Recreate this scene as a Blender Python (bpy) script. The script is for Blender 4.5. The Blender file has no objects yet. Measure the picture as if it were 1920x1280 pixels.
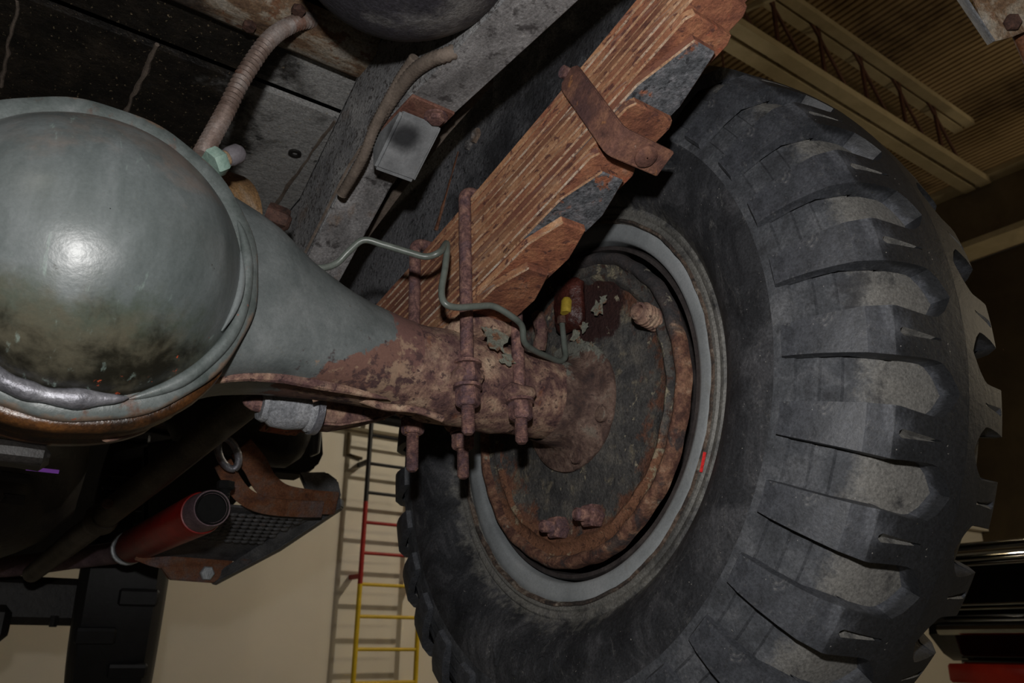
import bpy, bmesh, math, random
from mathutils import Vector, Matrix, noise as mnoise
random.seed(7)
sc = bpy.context.scene
COL = sc.collection

# ------------------------------------------------------------------ camera
F_PX = 1520.1
CAM = Vector((-0.73825, -0.90295, -0.33452))
RIGHT = Vector((0.81583, -0.57824, 0.00800))
UP = Vector((-0.20855, -0.28129, 0.93669))
FWD = Vector((0.53938, 0.76584, 0.35007))
cam = bpy.data.cameras.new('camera')
cam.sensor_fit = 'HORIZONTAL'; cam.sensor_width = 36.0
cam.lens = F_PX * 36.0 / 1920.0
cam.clip_start = 0.02; cam.clip_end = 100
cam.dof.use_dof = True; cam.dof.focus_distance = 1.0; cam.dof.aperture_fstop = 11
cam_o = bpy.data.objects.new('camera', cam); COL.objects.link(cam_o)
cam_o.matrix_world = Matrix(((RIGHT.x, UP.x, -FWD.x, CAM.x), (RIGHT.y, UP.y, -FWD.y, CAM.y),
                             (RIGHT.z, UP.z, -FWD.z, CAM.z), (0, 0, 0, 1)))
sc.camera = cam_o

# ------------------------------------------------------------------ world, lights, exposure
w = bpy.data.worlds.new('hall_air'); sc.world = w; w.use_nodes = True
w.node_tree.nodes['Background'].inputs[0].default_value = (1.0, 0.86, 0.68, 1)
w.node_tree.nodes['Background'].inputs[1].default_value = 0.006
def lamp(name, typ, loc, energy, col, **k):
    l = bpy.data.lights.new(name, typ); l.energy = energy; l.color = col
    for a, b in k.items(): setattr(l, a, b)
    o = bpy.data.objects.new(name, l); COL.objects.link(o); o.location = loc
    return o
# the photographer's flash, mounted above the lens
lamp('flash', 'POINT', CAM + UP * 0.17 - RIGHT * 0.01 - FWD * 0.02, 33, (1.0, 0.98, 0.96), shadow_soft_size=0.018)
# unseen lamps added to light wall and roof; the first has a fixture below
lamp('pendant_light', 'POINT', (3.2, 2.1, 2.16), 100, (1.0, 0.90, 0.74), shadow_soft_size=0.07)
lamp('hall_lamp', 'POINT', (7.0, -2.6, 2.4), 95, (1.0, 0.84, 0.60), shadow_soft_size=0.12)  # bare fill lights added to brighten roof and side wall
lamp('hall_lamp', 'POINT', (9.6, -1.0, 2.2), 70, (1.0, 0.84, 0.60), shadow_soft_size=0.12)
lamp('hall_lamp', 'POINT', (-3.0, -3.0, 2.4), 40, (1.0, 0.86, 0.64), shadow_soft_size=0.12)
sc.view_settings.view_transform = 'Standard'; sc.view_settings.look = 'None'
sc.view_settings.gamma = 1.0; sc.view_settings.use_curve_mapping = False
sc.view_settings.exposure = 0.0

# ------------------------------------------------------------------ helpers
def ray(px, py):
    return RIGHT * ((px - 960) / F_PX) + UP * ((640 - py) / F_PX) + FWD
def at(px, py, ax, v):
    d = ray(px, py); return CAM + d * ((v - CAM[ax]) / d[ax])
def X(px, py, v): return at(px, py, 0, v)
def Y(px, py, v): return at(px, py, 1, v)
def Z(px, py, v): return at(px, py, 2, v)
def D(px, py, v): return CAM + ray(px, py) * v

def lin(c):
    return tuple((x / 255 / 12.92 if x / 255 <= 0.04045 else ((x / 255 + 0.055) / 1.055) ** 2.4) for x in c) + (1,)

class Nodes:
    def __init__(s, name):
        s.m = bpy.data.materials.new(name); s.m.use_nodes = True
        s.t = s.m.node_tree; s.n = s.t.nodes; s.l = s.t.links
        s.b = s.n['Principled BSDF']
        s.tc = s.n.new('ShaderNodeTexCoord')
        s.k = 0
    def new(s, typ, **k):
        x = s.n.new(typ)
        for a, b in k.items(): setattr(x, a, b)
        return x
    def link(s, a, b): s.l.new(a, b)
    def math(s, op, a, b=None, c=None):
        x = s.new('ShaderNodeMath', operation=op)
        for i, v in enumerate((a, b, c)):
            if v is None: continue
            if hasattr(v, 'links'): s.link(v, x.inputs[i])
            else: x.inputs[i].default_value = v
        return x.outputs[0]
    def noise(s, scale, detail=5, st=(1, 1, 1), rough=0.6, dist=0.0):
        s.k += 1
        mp = s.new('ShaderNodeMapping'); s.link(s.tc.outputs['Object'], mp.inputs[0])
        mp.inputs[3].default_value = st
        mp.inputs[1].default_value = (s.k * 3.17 + len(s.m.name), s.k * 1.31, s.k * 2.73)
        nz = s.new('ShaderNodeTexNoise'); s.link(mp.outputs[0], nz.inputs['Vector'])
        nz.inputs['Scale'].default_value = scale; nz.inputs['Detail'].default_value = detail
        nz.inputs['Roughness'].default_value = rough; nz.inputs['Distortion'].default_value = dist
        return nz.outputs[0]
    def step(s, v, lo, hi):
        x = s.new('ShaderNodeMapRange'); x.interpolation_type = 'SMOOTHSTEP'
        s.link(v, x.inputs[0]); x.inputs[1].default_value = lo; x.inputs[2].default_value = hi
        return x.outputs[0]
    def mix(s, f, a, b):
        x = s.new('ShaderNodeMix', data_type='RGBA')
        if hasattr(f, 'links'): s.link(f, x.inputs[0])
        else: x.inputs[0].default_value = f
        for v, i in ((a, 6), (b, 7)):
            if hasattr(v, 'links'): s.link(v, x.inputs[i])
            else: x.inputs[i].default_value = v
        return x.outputs[2]

MATS = {}
def mat(name, ramp, scale=30, detail=6, st=(1, 1, 1), dist=0.3, layers=(), rough=0.75, metal=0.0,
        bump=(120, 0.25), spec=0.35, rough_var=0.0, bst=None, vary=0.0, emit=None, grain=0.5):
    """ramp: colours over one noise; layers: patches (wear, dirt, paint) over other noises."""
    N = Nodes(name)
    nz = N.noise(scale, detail, st, 0.65, dist)
    rp = N.new('ShaderNodeValToRGB'); N.link(nz, rp.inputs[0])
    el = rp.color_ramp.elements
    while len(el) < len(ramp): el.new(0.5)
    for e, (p, c) in zip(el, ramp): e.position = p; e.color = lin(c)
    colr = rp.outputs[0]
    sep = None
    rough_o = None
    for L in layers:
        v = N.noise(L.get('s', 20), L.get('d', 6), L.get('st', (1, 1, 1)), L.get('r', 0.65), L.get('dist', 0.2))
        v = N.math('MULTIPLY', v, L.get('amp', 1.0))
        if 'dir' in L:
            dp = N.new('ShaderNodeVectorMath', operation='DOT_PRODUCT')
            N.link(N.tc.outputs['Object'], dp.inputs[0]); dp.inputs[1].default_value = L['dir']
            v = N.math('ADD', v, dp.outputs['Value'])
        if 'rad' in L:      # distance from the line through c along an axis, or from the point c
            c, mask, k = L['rad']
            a = N.new('ShaderNodeVectorMath', operation='SUBTRACT'); N.link(N.tc.outputs['Object'], a.inputs[0]); a.inputs[1].default_value = c
            b = N.new('ShaderNodeVectorMath', operation='MULTIPLY'); N.link(a.outputs[0], b.inputs[0]); b.inputs[1].default_value = mask
            ln = N.new('ShaderNodeVectorMath', operation='LENGTH'); N.link(b.outputs[0], ln.inputs[0])
            v = N.math('ADD', v, N.math('MULTIPLY', ln.outputs['Value'], k))
        f = N.step(v, L['lo'], L['hi'])
        if L.get('op', 1) != 1: f = N.math('MULTIPLY', f, L['op'])
        colr = N.mix(f, colr, lin(L['col']))
        if 'rough' in L:
            base = rough_o if rough_o is not None else rough
            mx = N.new('ShaderNodeMix', data_type='FLOAT'); N.link(f, mx.inputs[0])
            if hasattr(base, 'links'): N.link(base, mx.inputs[2])
            else: mx.inputs[2].default_value = base
            mx.inputs[3].default_value = L['rough']; rough_o = mx.outputs[0]
    if grain and bump:
        gv = N.noise(300, 6, bst or (1, 1, 1), 0.75, 0.3)
        gm = N.new('ShaderNodeMapRange'); N.link(gv, gm.inputs[0])
        gm.inputs[1].default_value = .32; gm.inputs[2].default_value = .68; gm.inputs[3].default_value = 1 - grain; gm.inputs[4].default_value = 1 + grain
        gx = N.new('ShaderNodeVectorMath', operation='SCALE'); N.link(colr, gx.inputs[0]); N.link(gm.outputs[0], gx.inputs['Scale'])
        colr = gx.outputs[0]
    if vary:
        oi = N.new('ShaderNodeObjectInfo')
        hs = N.new('ShaderNodeHueSaturation'); N.link(colr, hs.inputs['Color'])
        N.link(N.math('ADD', N.math('MULTIPLY', oi.outputs['Random'], vary), 1 - vary / 2), hs.inputs['Value'])
        colr = hs.outputs[0]
        rnd = N.math('FRACT', N.math('MULTIPLY', oi.outputs['Random'], 17.3))
        colr = N.mix(N.math('MULTIPLY', rnd, vary * 1.4), colr, lin((112, 72, 60)))
    N.link(colr, N.b.inputs['Base Color'])
    if rough_o is not None: N.link(rough_o, N.b.inputs['Roughness'])
    else: N.b.inputs['Roughness'].default_value = rough
    N.b.inputs['Metallic'].default_value = metal
    N.b.inputs['Specular IOR Level'].default_value = spec
    if bump:
        bn = N.noise(bump[0], 6, bst or st, 0.65, 0.2)
        bp = N.new('ShaderNodeBump'); N.link(bn, bp.inputs['Height'])
        bp.inputs['Strength'].default_value = bump[1]; bp.inputs['Distance'].default_value = bump[2] if len(bump) > 2 else 0.004
        N.link(bp.outputs[0], N.b.inputs['Normal'])
    if emit:
        N.b.inputs['Emission Color'].default_value = lin(emit[0]); N.b.inputs['Emission Strength'].default_value = emit[1]
    MATS[name] = N.m
    return N.m

def perp(d):
    d = d.normalized()
    a = Vector((0, 0, 1)) if abs(d.z) < 0.8 else Vector((1, 0, 0))
    u = d.cross(a).normalized(); return u, d.cross(u).normalized()

class G:
    """collects shapes; build() links them as ONE mesh object"""
    def __init__(s): s.v = []; s.f = []; s.mi = []
    def face(s, idx, m=0): s.f.append(idx); s.mi.append(m)
    def loft(s, rings, closed=True, cap=(True, True), m=0):
        n = len(rings[0]); o = len(s.v)
        for r in rings: s.v += [tuple(p) for p in r]
        for i in range(len(rings) - 1):
            for j in range(n if closed else n - 1):
                a = o + i * n + j; b = o + i * n + (j + 1) % n
                s.face((a, b, b + n, a + n), m)
        if closed and cap[0]: s.face(tuple(o + j for j in range(n))[::-1], m)
        if closed and cap[1]: s.face(tuple(o + (len(rings) - 1) * n + j for j in range(n)), m)
        return s
    def box(s, c, sx, sy, sz, R=None, ch=0.0, m=0):
        """box with chamfered long edges along its local x"""
        c = Vector(c); R = R or Matrix.Identity(3)
        hx, hy, hz = sx / 2, sy / 2, sz / 2
        ch = min(ch, hy * .9, hz * .9, hx * .9)
        if ch <= 0:
            prof = [(-hy, -hz), (hy, -hz), (hy, hz), (-hy, hz)]
            rings = [[c + R @ Vector((x, y, z)) for y, z in prof] for x in (-hx, hx)]
        else:
            def pr(k): return [(-hy + ch + k, -hz + k), (hy - ch - k, -hz + k), (hy - k, -hz + ch + k), (hy - k, hz - ch - k),
                               (hy - ch - k, hz - k), (-hy + ch + k, hz - k), (-hy + k, hz - ch - k), (-hy + k, -hz + ch + k)]
            def pi(): return [(max(-hy + ch, -hy), -hz + ch), (hy - ch, -hz + ch), (hy - ch, -hz + ch), (hy - ch, hz - ch), (hy - ch, hz - ch), (-hy + ch, hz - ch), (-hy + ch, hz - ch), (-hy + ch, -hz + ch)]
            rings = [[c + R @ Vector((-hx, y * (1 - ch / hy), z * (1 - ch / hz))) for y, z in pr(0)],
                     [c + R @ Vector((-hx + ch, y, z)) for y, z in pr(0)],
                     [c + R @ Vector((hx - ch, y, z)) for y, z in pr(0)],
                     [c + R @ Vector((hx, y * (1 - ch / hy), z * (1 - ch / hz))) for y, z in pr(0)]]
        return s.loft(rings, m=m)
    def tube(s, path, r, n=12, cap=True, m=0):
        path = [Vector(p) for p in path]
        rr = r if isinstance(r, (list, tuple)) else [r] * len(path)
        t0 = (path[1] - path[0]).normalized(); u, v = perp(t0); rings = []
        for i, p in enumerate(path):
            t = (path[min(i + 1, len(path) - 1)] - path[max(i - 1, 0)])
            t = t.normalized() if t.length > 1e-9 else t0
            u = (u - t * u.dot(t)).normalized(); v = t.cross(u)
            rings.append([p + (u * math.cos(a) + v * math.sin(a)) * rr[i] for a in [2 * math.pi * k / n for k in range(n)]])
        return s.loft(rings, cap=(cap, cap), m=m)
    def lathe(s, prof, c, d, n=48, cap=(False, False), a0=0.0, a1=None, m=0, wob=None):
        """prof: (distance along d, radius)"""
        c = Vector(c); d = Vector(d).normalized(); u, v = perp(d)
        full = a1 is None
        angs = [2 * math.pi * k / n for k in range(n)] if full else [a0 + (a1 - a0) * k / n for k in range(n + 1)]
        rings = []
        for a_, r_ in prof:
            rings.append([c + d * a_ + (u * math.cos(a) + v * math.sin(a)) * (r_ + (wob(a) if wob else 0)) for a in angs])
        return s.loft(rings, closed=full, cap=cap, m=m)
    def hexa(s, c, d, r, h, m=0, n=6):
        d = Vector(d).normalized(); c = Vector(c)
        u, v = perp(d); rings = []
        for a_, k in ((0, .93), (.12, 1), (.8, 1), (1, .86)):
            rings.append([c + d * h * a_ + (u * math.cos(2 * math.pi * j / n) + v * math.sin(2 * math.pi * j / n)) * r * k for j in range(n)])
        return s.loft(rings, m=m)
    def thread(s, p0, p1, r, pitch=0.0022, n=14, end=True, m=0):
        p0 = Vector(p0); p1 = Vector(p1); L = (p1 - p0).length; d = (p1 - p0).normalized()
        k = max(2, int(L / pitch)); prof = []
        for i in range(k):
            prof += [(i * pitch, r), (i * pitch + pitch * .5, r * .88)]
        if end: prof += [(L - r * .35, r * .9), (L, r * .62)]
        return s.lathe(prof, p0, d, n, cap=(True, True), m=m)
    def prism(s, pts, off, m=0):
        off = Vector(off); return s.loft([[Vector(p) for p in pts], [Vector(p) + off for p in pts]], m=m)
    def build(s, name, material, parent=None, smooth=40, bevel=0.0, rough=None):
        me = bpy.data.meshes.new(name); me.from_pydata([tuple(p) for p in s.v], [], s.f)
        ms = material if isinstance(material, (list, tuple)) else [material]
        for q in ms: me.materials.append(MATS[q])
        if len(ms) > 1: me.polygons.foreach_set('material_index', s.mi)
        bm = bmesh.new(); bm.from_mesh(me)
        bmesh.ops.remove_doubles(bm, verts=bm.verts, dist=1e-6)
        bmesh.ops.recalc_face_normals(bm, faces=bm.faces)
        if bevel: 
            es = [e for e in bm.edges if len(e.link_faces) == 2 and e.calc_face_angle(0) > math.radians(35)]
            bmesh.ops.bevel(bm, geom=es, offset=bevel, segments=2, affect='EDGES', clamp_overlap=True)
        if rough:
            sub, amp, sca = rough
            if sub: bmesh.ops.subdivide_edges(bm, edges=bm.edges, cuts=sub, use_grid_fill=True)
            bm.normal_update()
            for vv in bm.verts:
                vv.co += vv.normal * (mnoise.noise(vv.co * sca) * amp + mnoise.noise(vv.co * sca * 2.7) * amp * .5)
        bm.to_mesh(me); bm.free()
        if smooth:
            me.polygons.foreach_set('use_smooth', [True] * len(me.polygons))
            me.set_sharp_from_angle(angle=math.radians(smooth))
        o = bpy.data.objects.new(name, me); COL.objects.link(o)
        if parent: adopt(o, parent)
        return o

def world_loc(o):
    p = Vector(o.location)
    while o.parent: o = o.parent; p = p + Vector(o.location)
    return p
def adopt(o, parent):
    """parent o and keep it where it stands (empties carry only a location)"""
    o.parent = parent
    root = parent
    while root.parent: root = root.parent
    o.matrix_parent_inverse = Matrix.Translation(-Vector(root.location)) if parent is root else Matrix.Identity(4)
def thing(name, loc, label, cat, group=None):
    o = bpy.data.objects.new(name, None); COL.objects.link(o); o.location = loc; o.empty_display_size = .05
    return tag(o, label, cat, group)
def tag(o, label, cat=None, group=None, kind=None):
    o['label'] = label
    if cat: o['category'] = cat
    if group: o['group'] = group
    if kind: o['kind'] = kind
    return o
def smooth_path(pts, n=6):
    P = [Vector(p) for p in pts]; out = []
    for i in range(len(P) - 1):
        a = P[max(i - 1, 0)]; b = P[i]; c = P[i + 1]; d = P[min(i + 2, len(P) - 1)]
        for k in range(n):
            t = k / n
            out.append(0.5 * ((2 * b) + (c - a) * t + (2 * a - 5 * b + 4 * c - d) * t * t + (3 * b - a - 3 * c + d) * t ** 3))
    out.append(P[-1]); return out
def ramp1(x, tab):
    if x <= tab[0][0]: return tab[0][1]
    for (a, p), (b, q) in zip(tab, tab[1:]):
        if x <= b: return p + (q - p) * (x - a) / (b - a)
    return tab[-1][1]

def taper(n, r, k=8):
    """radius list that runs out at both ends"""
    return [r * max(.06, min(1.0, math.sqrt(min(i, n - 1 - i) / k))) for i in range(n)]

# ------------------------------------------------------------------ materials
DC = (-0.668, -0.10, 0.013)      # centre of the differential cover
# grey-green paint of the cover: pale runs, olive grime and black oil low down, orange primer chips
mat('cover_paint', [(.3, (68, 75, 74)), (.5, (92, 98, 98)), (.7, (116, 121, 122))], 11, 8, st=(1, 1, .35), layers=[
    dict(col=(118, 106, 98), s=13, dir=(0.2, 0, 5.0), amp=1.5, lo=.95, hi=1.35, op=.7),
    dict(col=(58, 66, 50), s=18, dir=(0, 0, -9.0), amp=1.1, lo=.88, hi=1.25, op=.75),
    dict(col=(84, 78, 64), s=26, dir=(0, 0, -16), amp=2.0, lo=1.85, hi=2.7, op=.8),
    dict(col=(22, 21, 15), s=26, dir=(2.0, 0, -18), amp=3.4, lo=1.6, hi=2.7, op=.95),
    dict(col=(140, 158, 150), s=48, st=(1.6, 1, .07), lo=.60, hi=.70, op=.45),
    dict(col=(40, 36, 28), s=70, lo=.70, hi=.74, op=.8),
    dict(col=(190, 84, 52), s=60, dir=(2.0, 0, -4.0), amp=1.0, lo=-.17, hi=-.14)],
    rough=.36, spec=.5, bump=(16, .2, .006), bst=(1, 1, 1), grain=0.12)
mat('arm_paint', [(.3, (76, 82, 82)), (.55, (97, 102, 102)), (.75, (114, 118, 118))], 18, 6, layers=[
    # bare rust spreads outboard of the paint edge and along the underside
    dict(col=(108, 78, 68), s=22, dir=(8.0, 0, -14.0), amp=1.0, lo=-2.22, hi=-2.16, rough=.85),
    dict(col=(66, 46, 48), s=110, dir=(8.0, 0, -14.0), amp=2.2, lo=-1.05, hi=-.85, op=.75, rough=.85),
    dict(col=(140, 112, 88), s=45, dir=(5.0, 0, -10.0), amp=2.4, lo=.02, hi=.5, op=.8, rough=.85),
    dict(col=(104, 74, 68), s=26, dir=(20.0, 0, 0), amp=1.6, lo=-5.55, hi=-5.45, rough=.88),
    dict(col=(58, 40, 42), s=75, dir=(8.0, 0, -14.0), amp=5.0, lo=.05, hi=.55, op=.8),
    dict(col=(152, 126, 104), s=52, dir=(8.0, 0, -14.0), amp=5.0, lo=.25, hi=.75, op=.7),
    dict(col=(74, 52, 40), s=60, lo=.70, hi=.73)],
    rough=.45, spec=.45, bump=(90, .3, .003), grain=0.14)
mat('axle_rust', [(.32, (64, 46, 48)), (.44, (102, 76, 70)), (.54, (140, 112, 96)), (.68, (170, 146, 124))], 34, 9, layers=[
    dict(col=(82, 58, 60), s=13, lo=.50, hi=.62, op=.6),
    dict(col=(50, 36, 40), s=120, d=5, lo=.57, hi=.64, op=.75),
    dict(col=(150, 96, 60), s=20, lo=.60, hi=.72, op=.4)], rough=.88, bump=(150, .5, .004), spec=.25, grain=.35)
mat('bolt_rust', [(.3, (60, 42, 44)), (.5, (106, 78, 74)), (.7, (146, 112, 98))], 90, 8, layers=[
    dict(col=(86, 68, 74), s=40, lo=.50, hi=.62, op=.7), dict(col=(168, 120, 76), s=60, lo=.66, hi=.72, op=.7)], rough=.85, bump=(260, .6, .002), spec=.25)
mat('oily_rust', [(.3, (30, 18, 10)), (.5, (66, 40, 18)), (.7, (96, 60, 26))], 26, 6, layers=[
    dict(col=(190, 70, 24), s=40, lo=.66, hi=.72), dict(col=(16, 12, 8), s=14, lo=.5, hi=.65, op=.8)], rough=.3, spec=.6, bump=(60, .4, .004))
mat('bare_metal', [(.3, (92, 92, 98)), (.6, (140, 140, 146)), (.75, (170, 170, 176))], 40, 6, rough=.38, metal=.55, bump=(120, .5, .003), grain=0.25)
mat('weld_paint', [(.3, (70, 77, 75)), (.6, (94, 100, 99)), (.75, (110, 114, 114))], 30, 6, layers=[
    dict(col=(112, 92, 76), s=30, rad=((-.668, 0, .013), (1, 0, 1), 60.0), amp=1.4, lo=10.3, hi=10.6, op=.8),
    dict(col=(160, 72, 42), s=44, lo=.66, hi=.70), dict(col=(88, 60, 46), s=20, lo=.58, hi=.68, op=.8)], rough=.42, spec=.5, bump=(70, .3, .003), grain=0.16)
mat('mint_paint', [(.3, (110, 136, 126)), (.7, (150, 172, 160))], 60, 5, rough=.55, grain=0.15)
mat('leaf_rust', [(.28, (92, 60, 50)), (.42, (146, 102, 76)), (.52, (174, 128, 92)), (.62, (190, 148, 112)), (.76, (176, 160, 146))], 22, 8,
    st=(1.6, .5, 1.6), dist=.4, layers=[
    dict(col=(150, 144, 136), s=46, st=(2.4, .14, 2.4), lo=.56, hi=.66, op=.65),
    dict(col=(140, 80, 60), s=14, lo=.48, hi=.62, op=.55),
    dict(col=(66, 42, 44), s=75, d=5, st=(1, .6, 1), lo=.56, hi=.61, op=.85),
    dict(col=(104, 66, 56), s=10, st=(1, .5, 1), dir=(0, 3.0, 0), lo=.34, hi=.78, op=.6)], rough=.86, bump=(150, .5, .003), spec=.25, vary=.6, grain=.35)
mat('leaf_under', [(.3, (92, 54, 42)), (.48, (140, 88, 64)), (.6, (166, 112, 80)), (.74, (160, 132, 116))], 30, 9, layers=[
    dict(col=(70, 44, 42), s=60, lo=.57, hi=.64, op=.85), dict(col=(172, 84, 54), s=20, lo=.58, hi=.66, op=.6)], rough=.86, bump=(120, .8, .004), vary=.4, grain=.35)
mat('leaf_edge', [(.3, (104, 72, 54)), (.5, (150, 116, 88)), (.68, (166, 156, 142))], 26, 8, st=(1.5, .3, 1.5), layers=[
    dict(col=(92, 58, 48), s=90, lo=.56, hi=.63, op=.8)], rough=.85, bump=(150, .4, .003))
mat('leaf_paint', [(.3, (58, 60, 64)), (.5, (92, 94, 98)), (.7, (126, 124, 128))], 60, 8, layers=[
    dict(col=(146, 92, 68), s=26, lo=.57, hi=.64), dict(col=(34, 34, 38), s=130, lo=.57, hi=.63, op=.8)], rough=.7, bump=(150, .8, .004))
mat('clip_rust', [(.3, (66, 44, 40)), (.5, (100, 68, 58)), (.7, (138, 98, 76))], 36, 8, layers=[
    dict(col=(72, 50, 50), s=14, lo=.5, hi=.64, op=.7), dict(col=(160, 108, 66), s=30, lo=.62, hi=.68, op=.6),
    dict(col=(170, 150, 140), s=140, lo=.68, hi=.72, op=.6)], rough=.82, bump=(160, .6, .003), grain=.35)
mat('olive_line', [(.3, (74, 80, 74)), (.6, (98, 104, 98)), (.8, (112, 116, 110))], 30, 4, rough=.36, spec=.5, bump=(200, .05), grain=0.1)
# rubber: black with dry grey scuffs; dust packed in the grooves
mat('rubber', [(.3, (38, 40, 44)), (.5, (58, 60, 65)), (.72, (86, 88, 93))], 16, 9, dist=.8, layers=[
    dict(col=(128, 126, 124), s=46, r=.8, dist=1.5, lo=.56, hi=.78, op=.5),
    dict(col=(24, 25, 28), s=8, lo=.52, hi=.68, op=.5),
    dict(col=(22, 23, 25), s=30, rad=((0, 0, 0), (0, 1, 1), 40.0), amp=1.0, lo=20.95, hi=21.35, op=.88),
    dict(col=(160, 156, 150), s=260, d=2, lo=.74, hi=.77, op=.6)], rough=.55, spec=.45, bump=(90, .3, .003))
mat('rubber_dark', [(.3, (14, 14, 15)), (.7, (24, 24, 26))], 16, 6, rough=.6, bump=(60, .2, .003), grain=0.2)  # darker copy of the rubber: shade put into the front tyre's colour
mat('groove_dust', [(.3, (40, 41, 44)), (.5, (60, 62, 66)), (.7, (86, 87, 90))], 24, 9, layers=[
    dict(col=(104, 102, 98), s=60, r=.8, rad=((0, 0, 0), (0, 1, 1), 30.0), amp=1.6, lo=15.0, hi=15.7, op=.9),
    dict(col=(34, 34, 37), s=17, lo=.54, hi=.68, op=.8),
    dict(col=(160, 156, 150), s=260, d=2, lo=.74, hi=.77, op=.6)], rough=.75, bump=(80, .3, .003))
mat('sidewall', [(.3, (24, 25, 28)), (.5, (43, 44, 47)), (.72, (74, 74, 77))], 12, 9, dist=1.2, layers=[
    dict(col=(120, 118, 116), s=16, r=.85, dist=3.0, lo=.54, hi=.76, op=.5),
    dict(col=(104, 103, 102), s=34, rad=((0, 0, 0), (0, 1, 1), 9.0), lo=4.45, hi=4.85, op=.5),
    dict(col=(120, 118, 112), s=44, rad=((0, 0, 0), (0, 1, 1), -14.0), amp=1.0, lo=-3.95, hi=-3.65, op=.6),
    dict(col=(26, 26, 29), s=7, lo=.52, hi=.66, op=.6),
    dict(col=(165, 160, 152), s=240, d=2, lo=.73, hi=.76, op=.65)], rough=.58, spec=.42, bump=(60, .45, .004))
mat('rim_paint', [(.3, (112, 116, 118)), (.55, (134, 138, 140)), (.75, (146, 148, 150))], 9, 5, layers=[
    dict(col=(70, 60, 52), s=26, lo=.68, hi=.73, op=.8), dict(col=(110, 100, 86), s=10, lo=.6, hi=.75, op=.5)], rough=.5, bump=(60, .08), grain=0.14)
mat('rim_rust', [(.3, (44, 38, 36)), (.5, (84, 70, 60)), (.7, (124, 116, 106))], 70, 8, layers=[
    dict(col=(36, 34, 34), s=24, lo=.48, hi=.60, op=.8)], rough=.8, bump=(160, .5))
mat('drum_black', [(.3, (40, 36, 36)), (.6, (62, 57, 56)), (.8, (80, 72, 68))], 30, 6, rough=.55, bump=(80, .2), grain=0.3)
mat('plate_paint', [(.3, (44, 44, 46)), (.5, (68, 67, 66)), (.7, (94, 90, 84))], 26, 9, layers=[
    dict(col=(116, 108, 92), s=20, lo=.54, hi=.64, op=.7),
    dict(col=(104, 66, 48), s=30, rad=((0, 0, 0), (0, 1, 1), 8.0), amp=1.8, lo=2.22, hi=2.5, op=.8),
    dict(col=(46, 24, 22), s=30, rad=((0, -.05, .15), (0, 1, 1), -18.0), amp=1.2, lo=-.72, hi=-.5, op=.95),
    dict(col=(146, 138, 118), s=46, lo=.64, hi=.67, op=.75),
    dict(col=(30, 28, 28), s=120, lo=.62, hi=.67, op=.7)], rough=.75, bump=(90, .8, .005))
mat('plate_rim', [(.3, (46, 30, 28)), (.45, (84, 56, 46)), (.58, (118, 86, 68)), (.72, (148, 124, 104))], 44, 9, layers=[
    dict(col=(50, 50, 52), s=16, dir=(0, 0, 3.0), amp=1.5, lo=.80, hi=1.0, op=.9),
    dict(col=(44, 44, 46), s=22, lo=.54, hi=.62, op=.75),
    dict(col=(150, 144, 128), s=34, lo=.61, hi=.67, op=.7)], rough=.85, bump=(150, .45, .004))
mat('wet_red', [(.3, (36, 16, 14)), (.6, (70, 34, 28)), (.8, (96, 56, 48))], 40, 6, rough=.35, spec=.5, bump=(90, .6, .004))
mat('yellow_cap', [(.3, (140, 118, 34)), (.7, (176, 152, 56))], 60, 5, layers=[dict(col=(210, 200, 180), s=60, lo=.62, hi=.66)], rough=.6, grain=0.2)
mat('flake_paint', [(.3, (96, 98, 90)), (.7, (128, 128, 114))], 60, 7, layers=[dict(col=(110, 80, 62), s=60, lo=.52, hi=.60)], rough=.65, bump=(140, .6))
mat('frame_grey', [(.3, (96, 96, 98)), (.5, (130, 130, 131)), (.7, (158, 157, 156))], 14, 7, layers=[
    dict(col=(58, 52, 50), s=150, lo=.54, hi=.60, op=.85),
    dict(col=(120, 96, 78), s=12, lo=.58, hi=.72, op=.5)], rough=.82, bump=(140, .7, .004))
mat('frame_flange', [(.3, (86, 84, 84)), (.5, (118, 116, 116)), (.7, (150, 148, 148))], 14, 8, st=(1.6, .7, 1.6), layers=[
    dict(col=(112, 92, 76), s=11, st=(1, .5, 1), lo=.52, hi=.64, op=.8),
    dict(col=(50, 46, 46), s=34, lo=.54, hi=.64, op=.8)], rough=.8, bump=(130, .5, .003))
mat('bump_rubber', [(.3, (96, 98, 100)), (.6, (128, 130, 132)), (.8, (140, 141, 142))], 18, 6, layers=[
    dict(col=(34, 35, 38), s=14, rad=((-.316, -.044, .318), (1, 1, 1), -24), amp=.7, lo=-.40, hi=.08, op=.95)], rough=.7, bump=(60, .2), grain=0.15)
mat('red_oxide', [(.3, (84, 50, 42)), (.7, (126, 92, 78))], 30, 6, rough=.8, bump=(110, .3))
mat('bed_tar', [(.3, (12, 11, 10)), (.5, (26, 23, 20)), (.7, (44, 38, 32))], 22, 8, layers=[
    dict(col=(150, 149, 147), s=12, dir=(5.5, 0, 0), amp=2.4, lo=-1.45, hi=-.75, op=.92, rough=.8),
    dict(col=(130, 116, 92), s=170, d=4, st=(1, .6, 1), lo=.635, hi=.67, op=.8),
    dict(col=(120, 112, 96), s=40, st=(1.6, .25, 1), lo=.70, hi=.76, op=.5),
    dict(col=(30, 28, 27), s=26, lo=.60, hi=.68, op=.8)], rough=.45, spec=.5, bump=(70, .6, .006))
mat('sill_rust', [(.3, (58, 42, 34)), (.45, (100, 78, 58)), (.55, (132, 122, 108)), (.72, (140, 136, 130))], 26, 8, st=(.6, 1.4, 1), layers=[
    dict(col=(34, 30, 28), s=13, dir=(-4.5, 0, 0), amp=1.6, lo=3.1, hi=3.6, op=.85),
    dict(col=(96, 62, 40), s=40, lo=.56, hi=.62, op=.8)], rough=.82, bump=(90, .5, .005))
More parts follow.
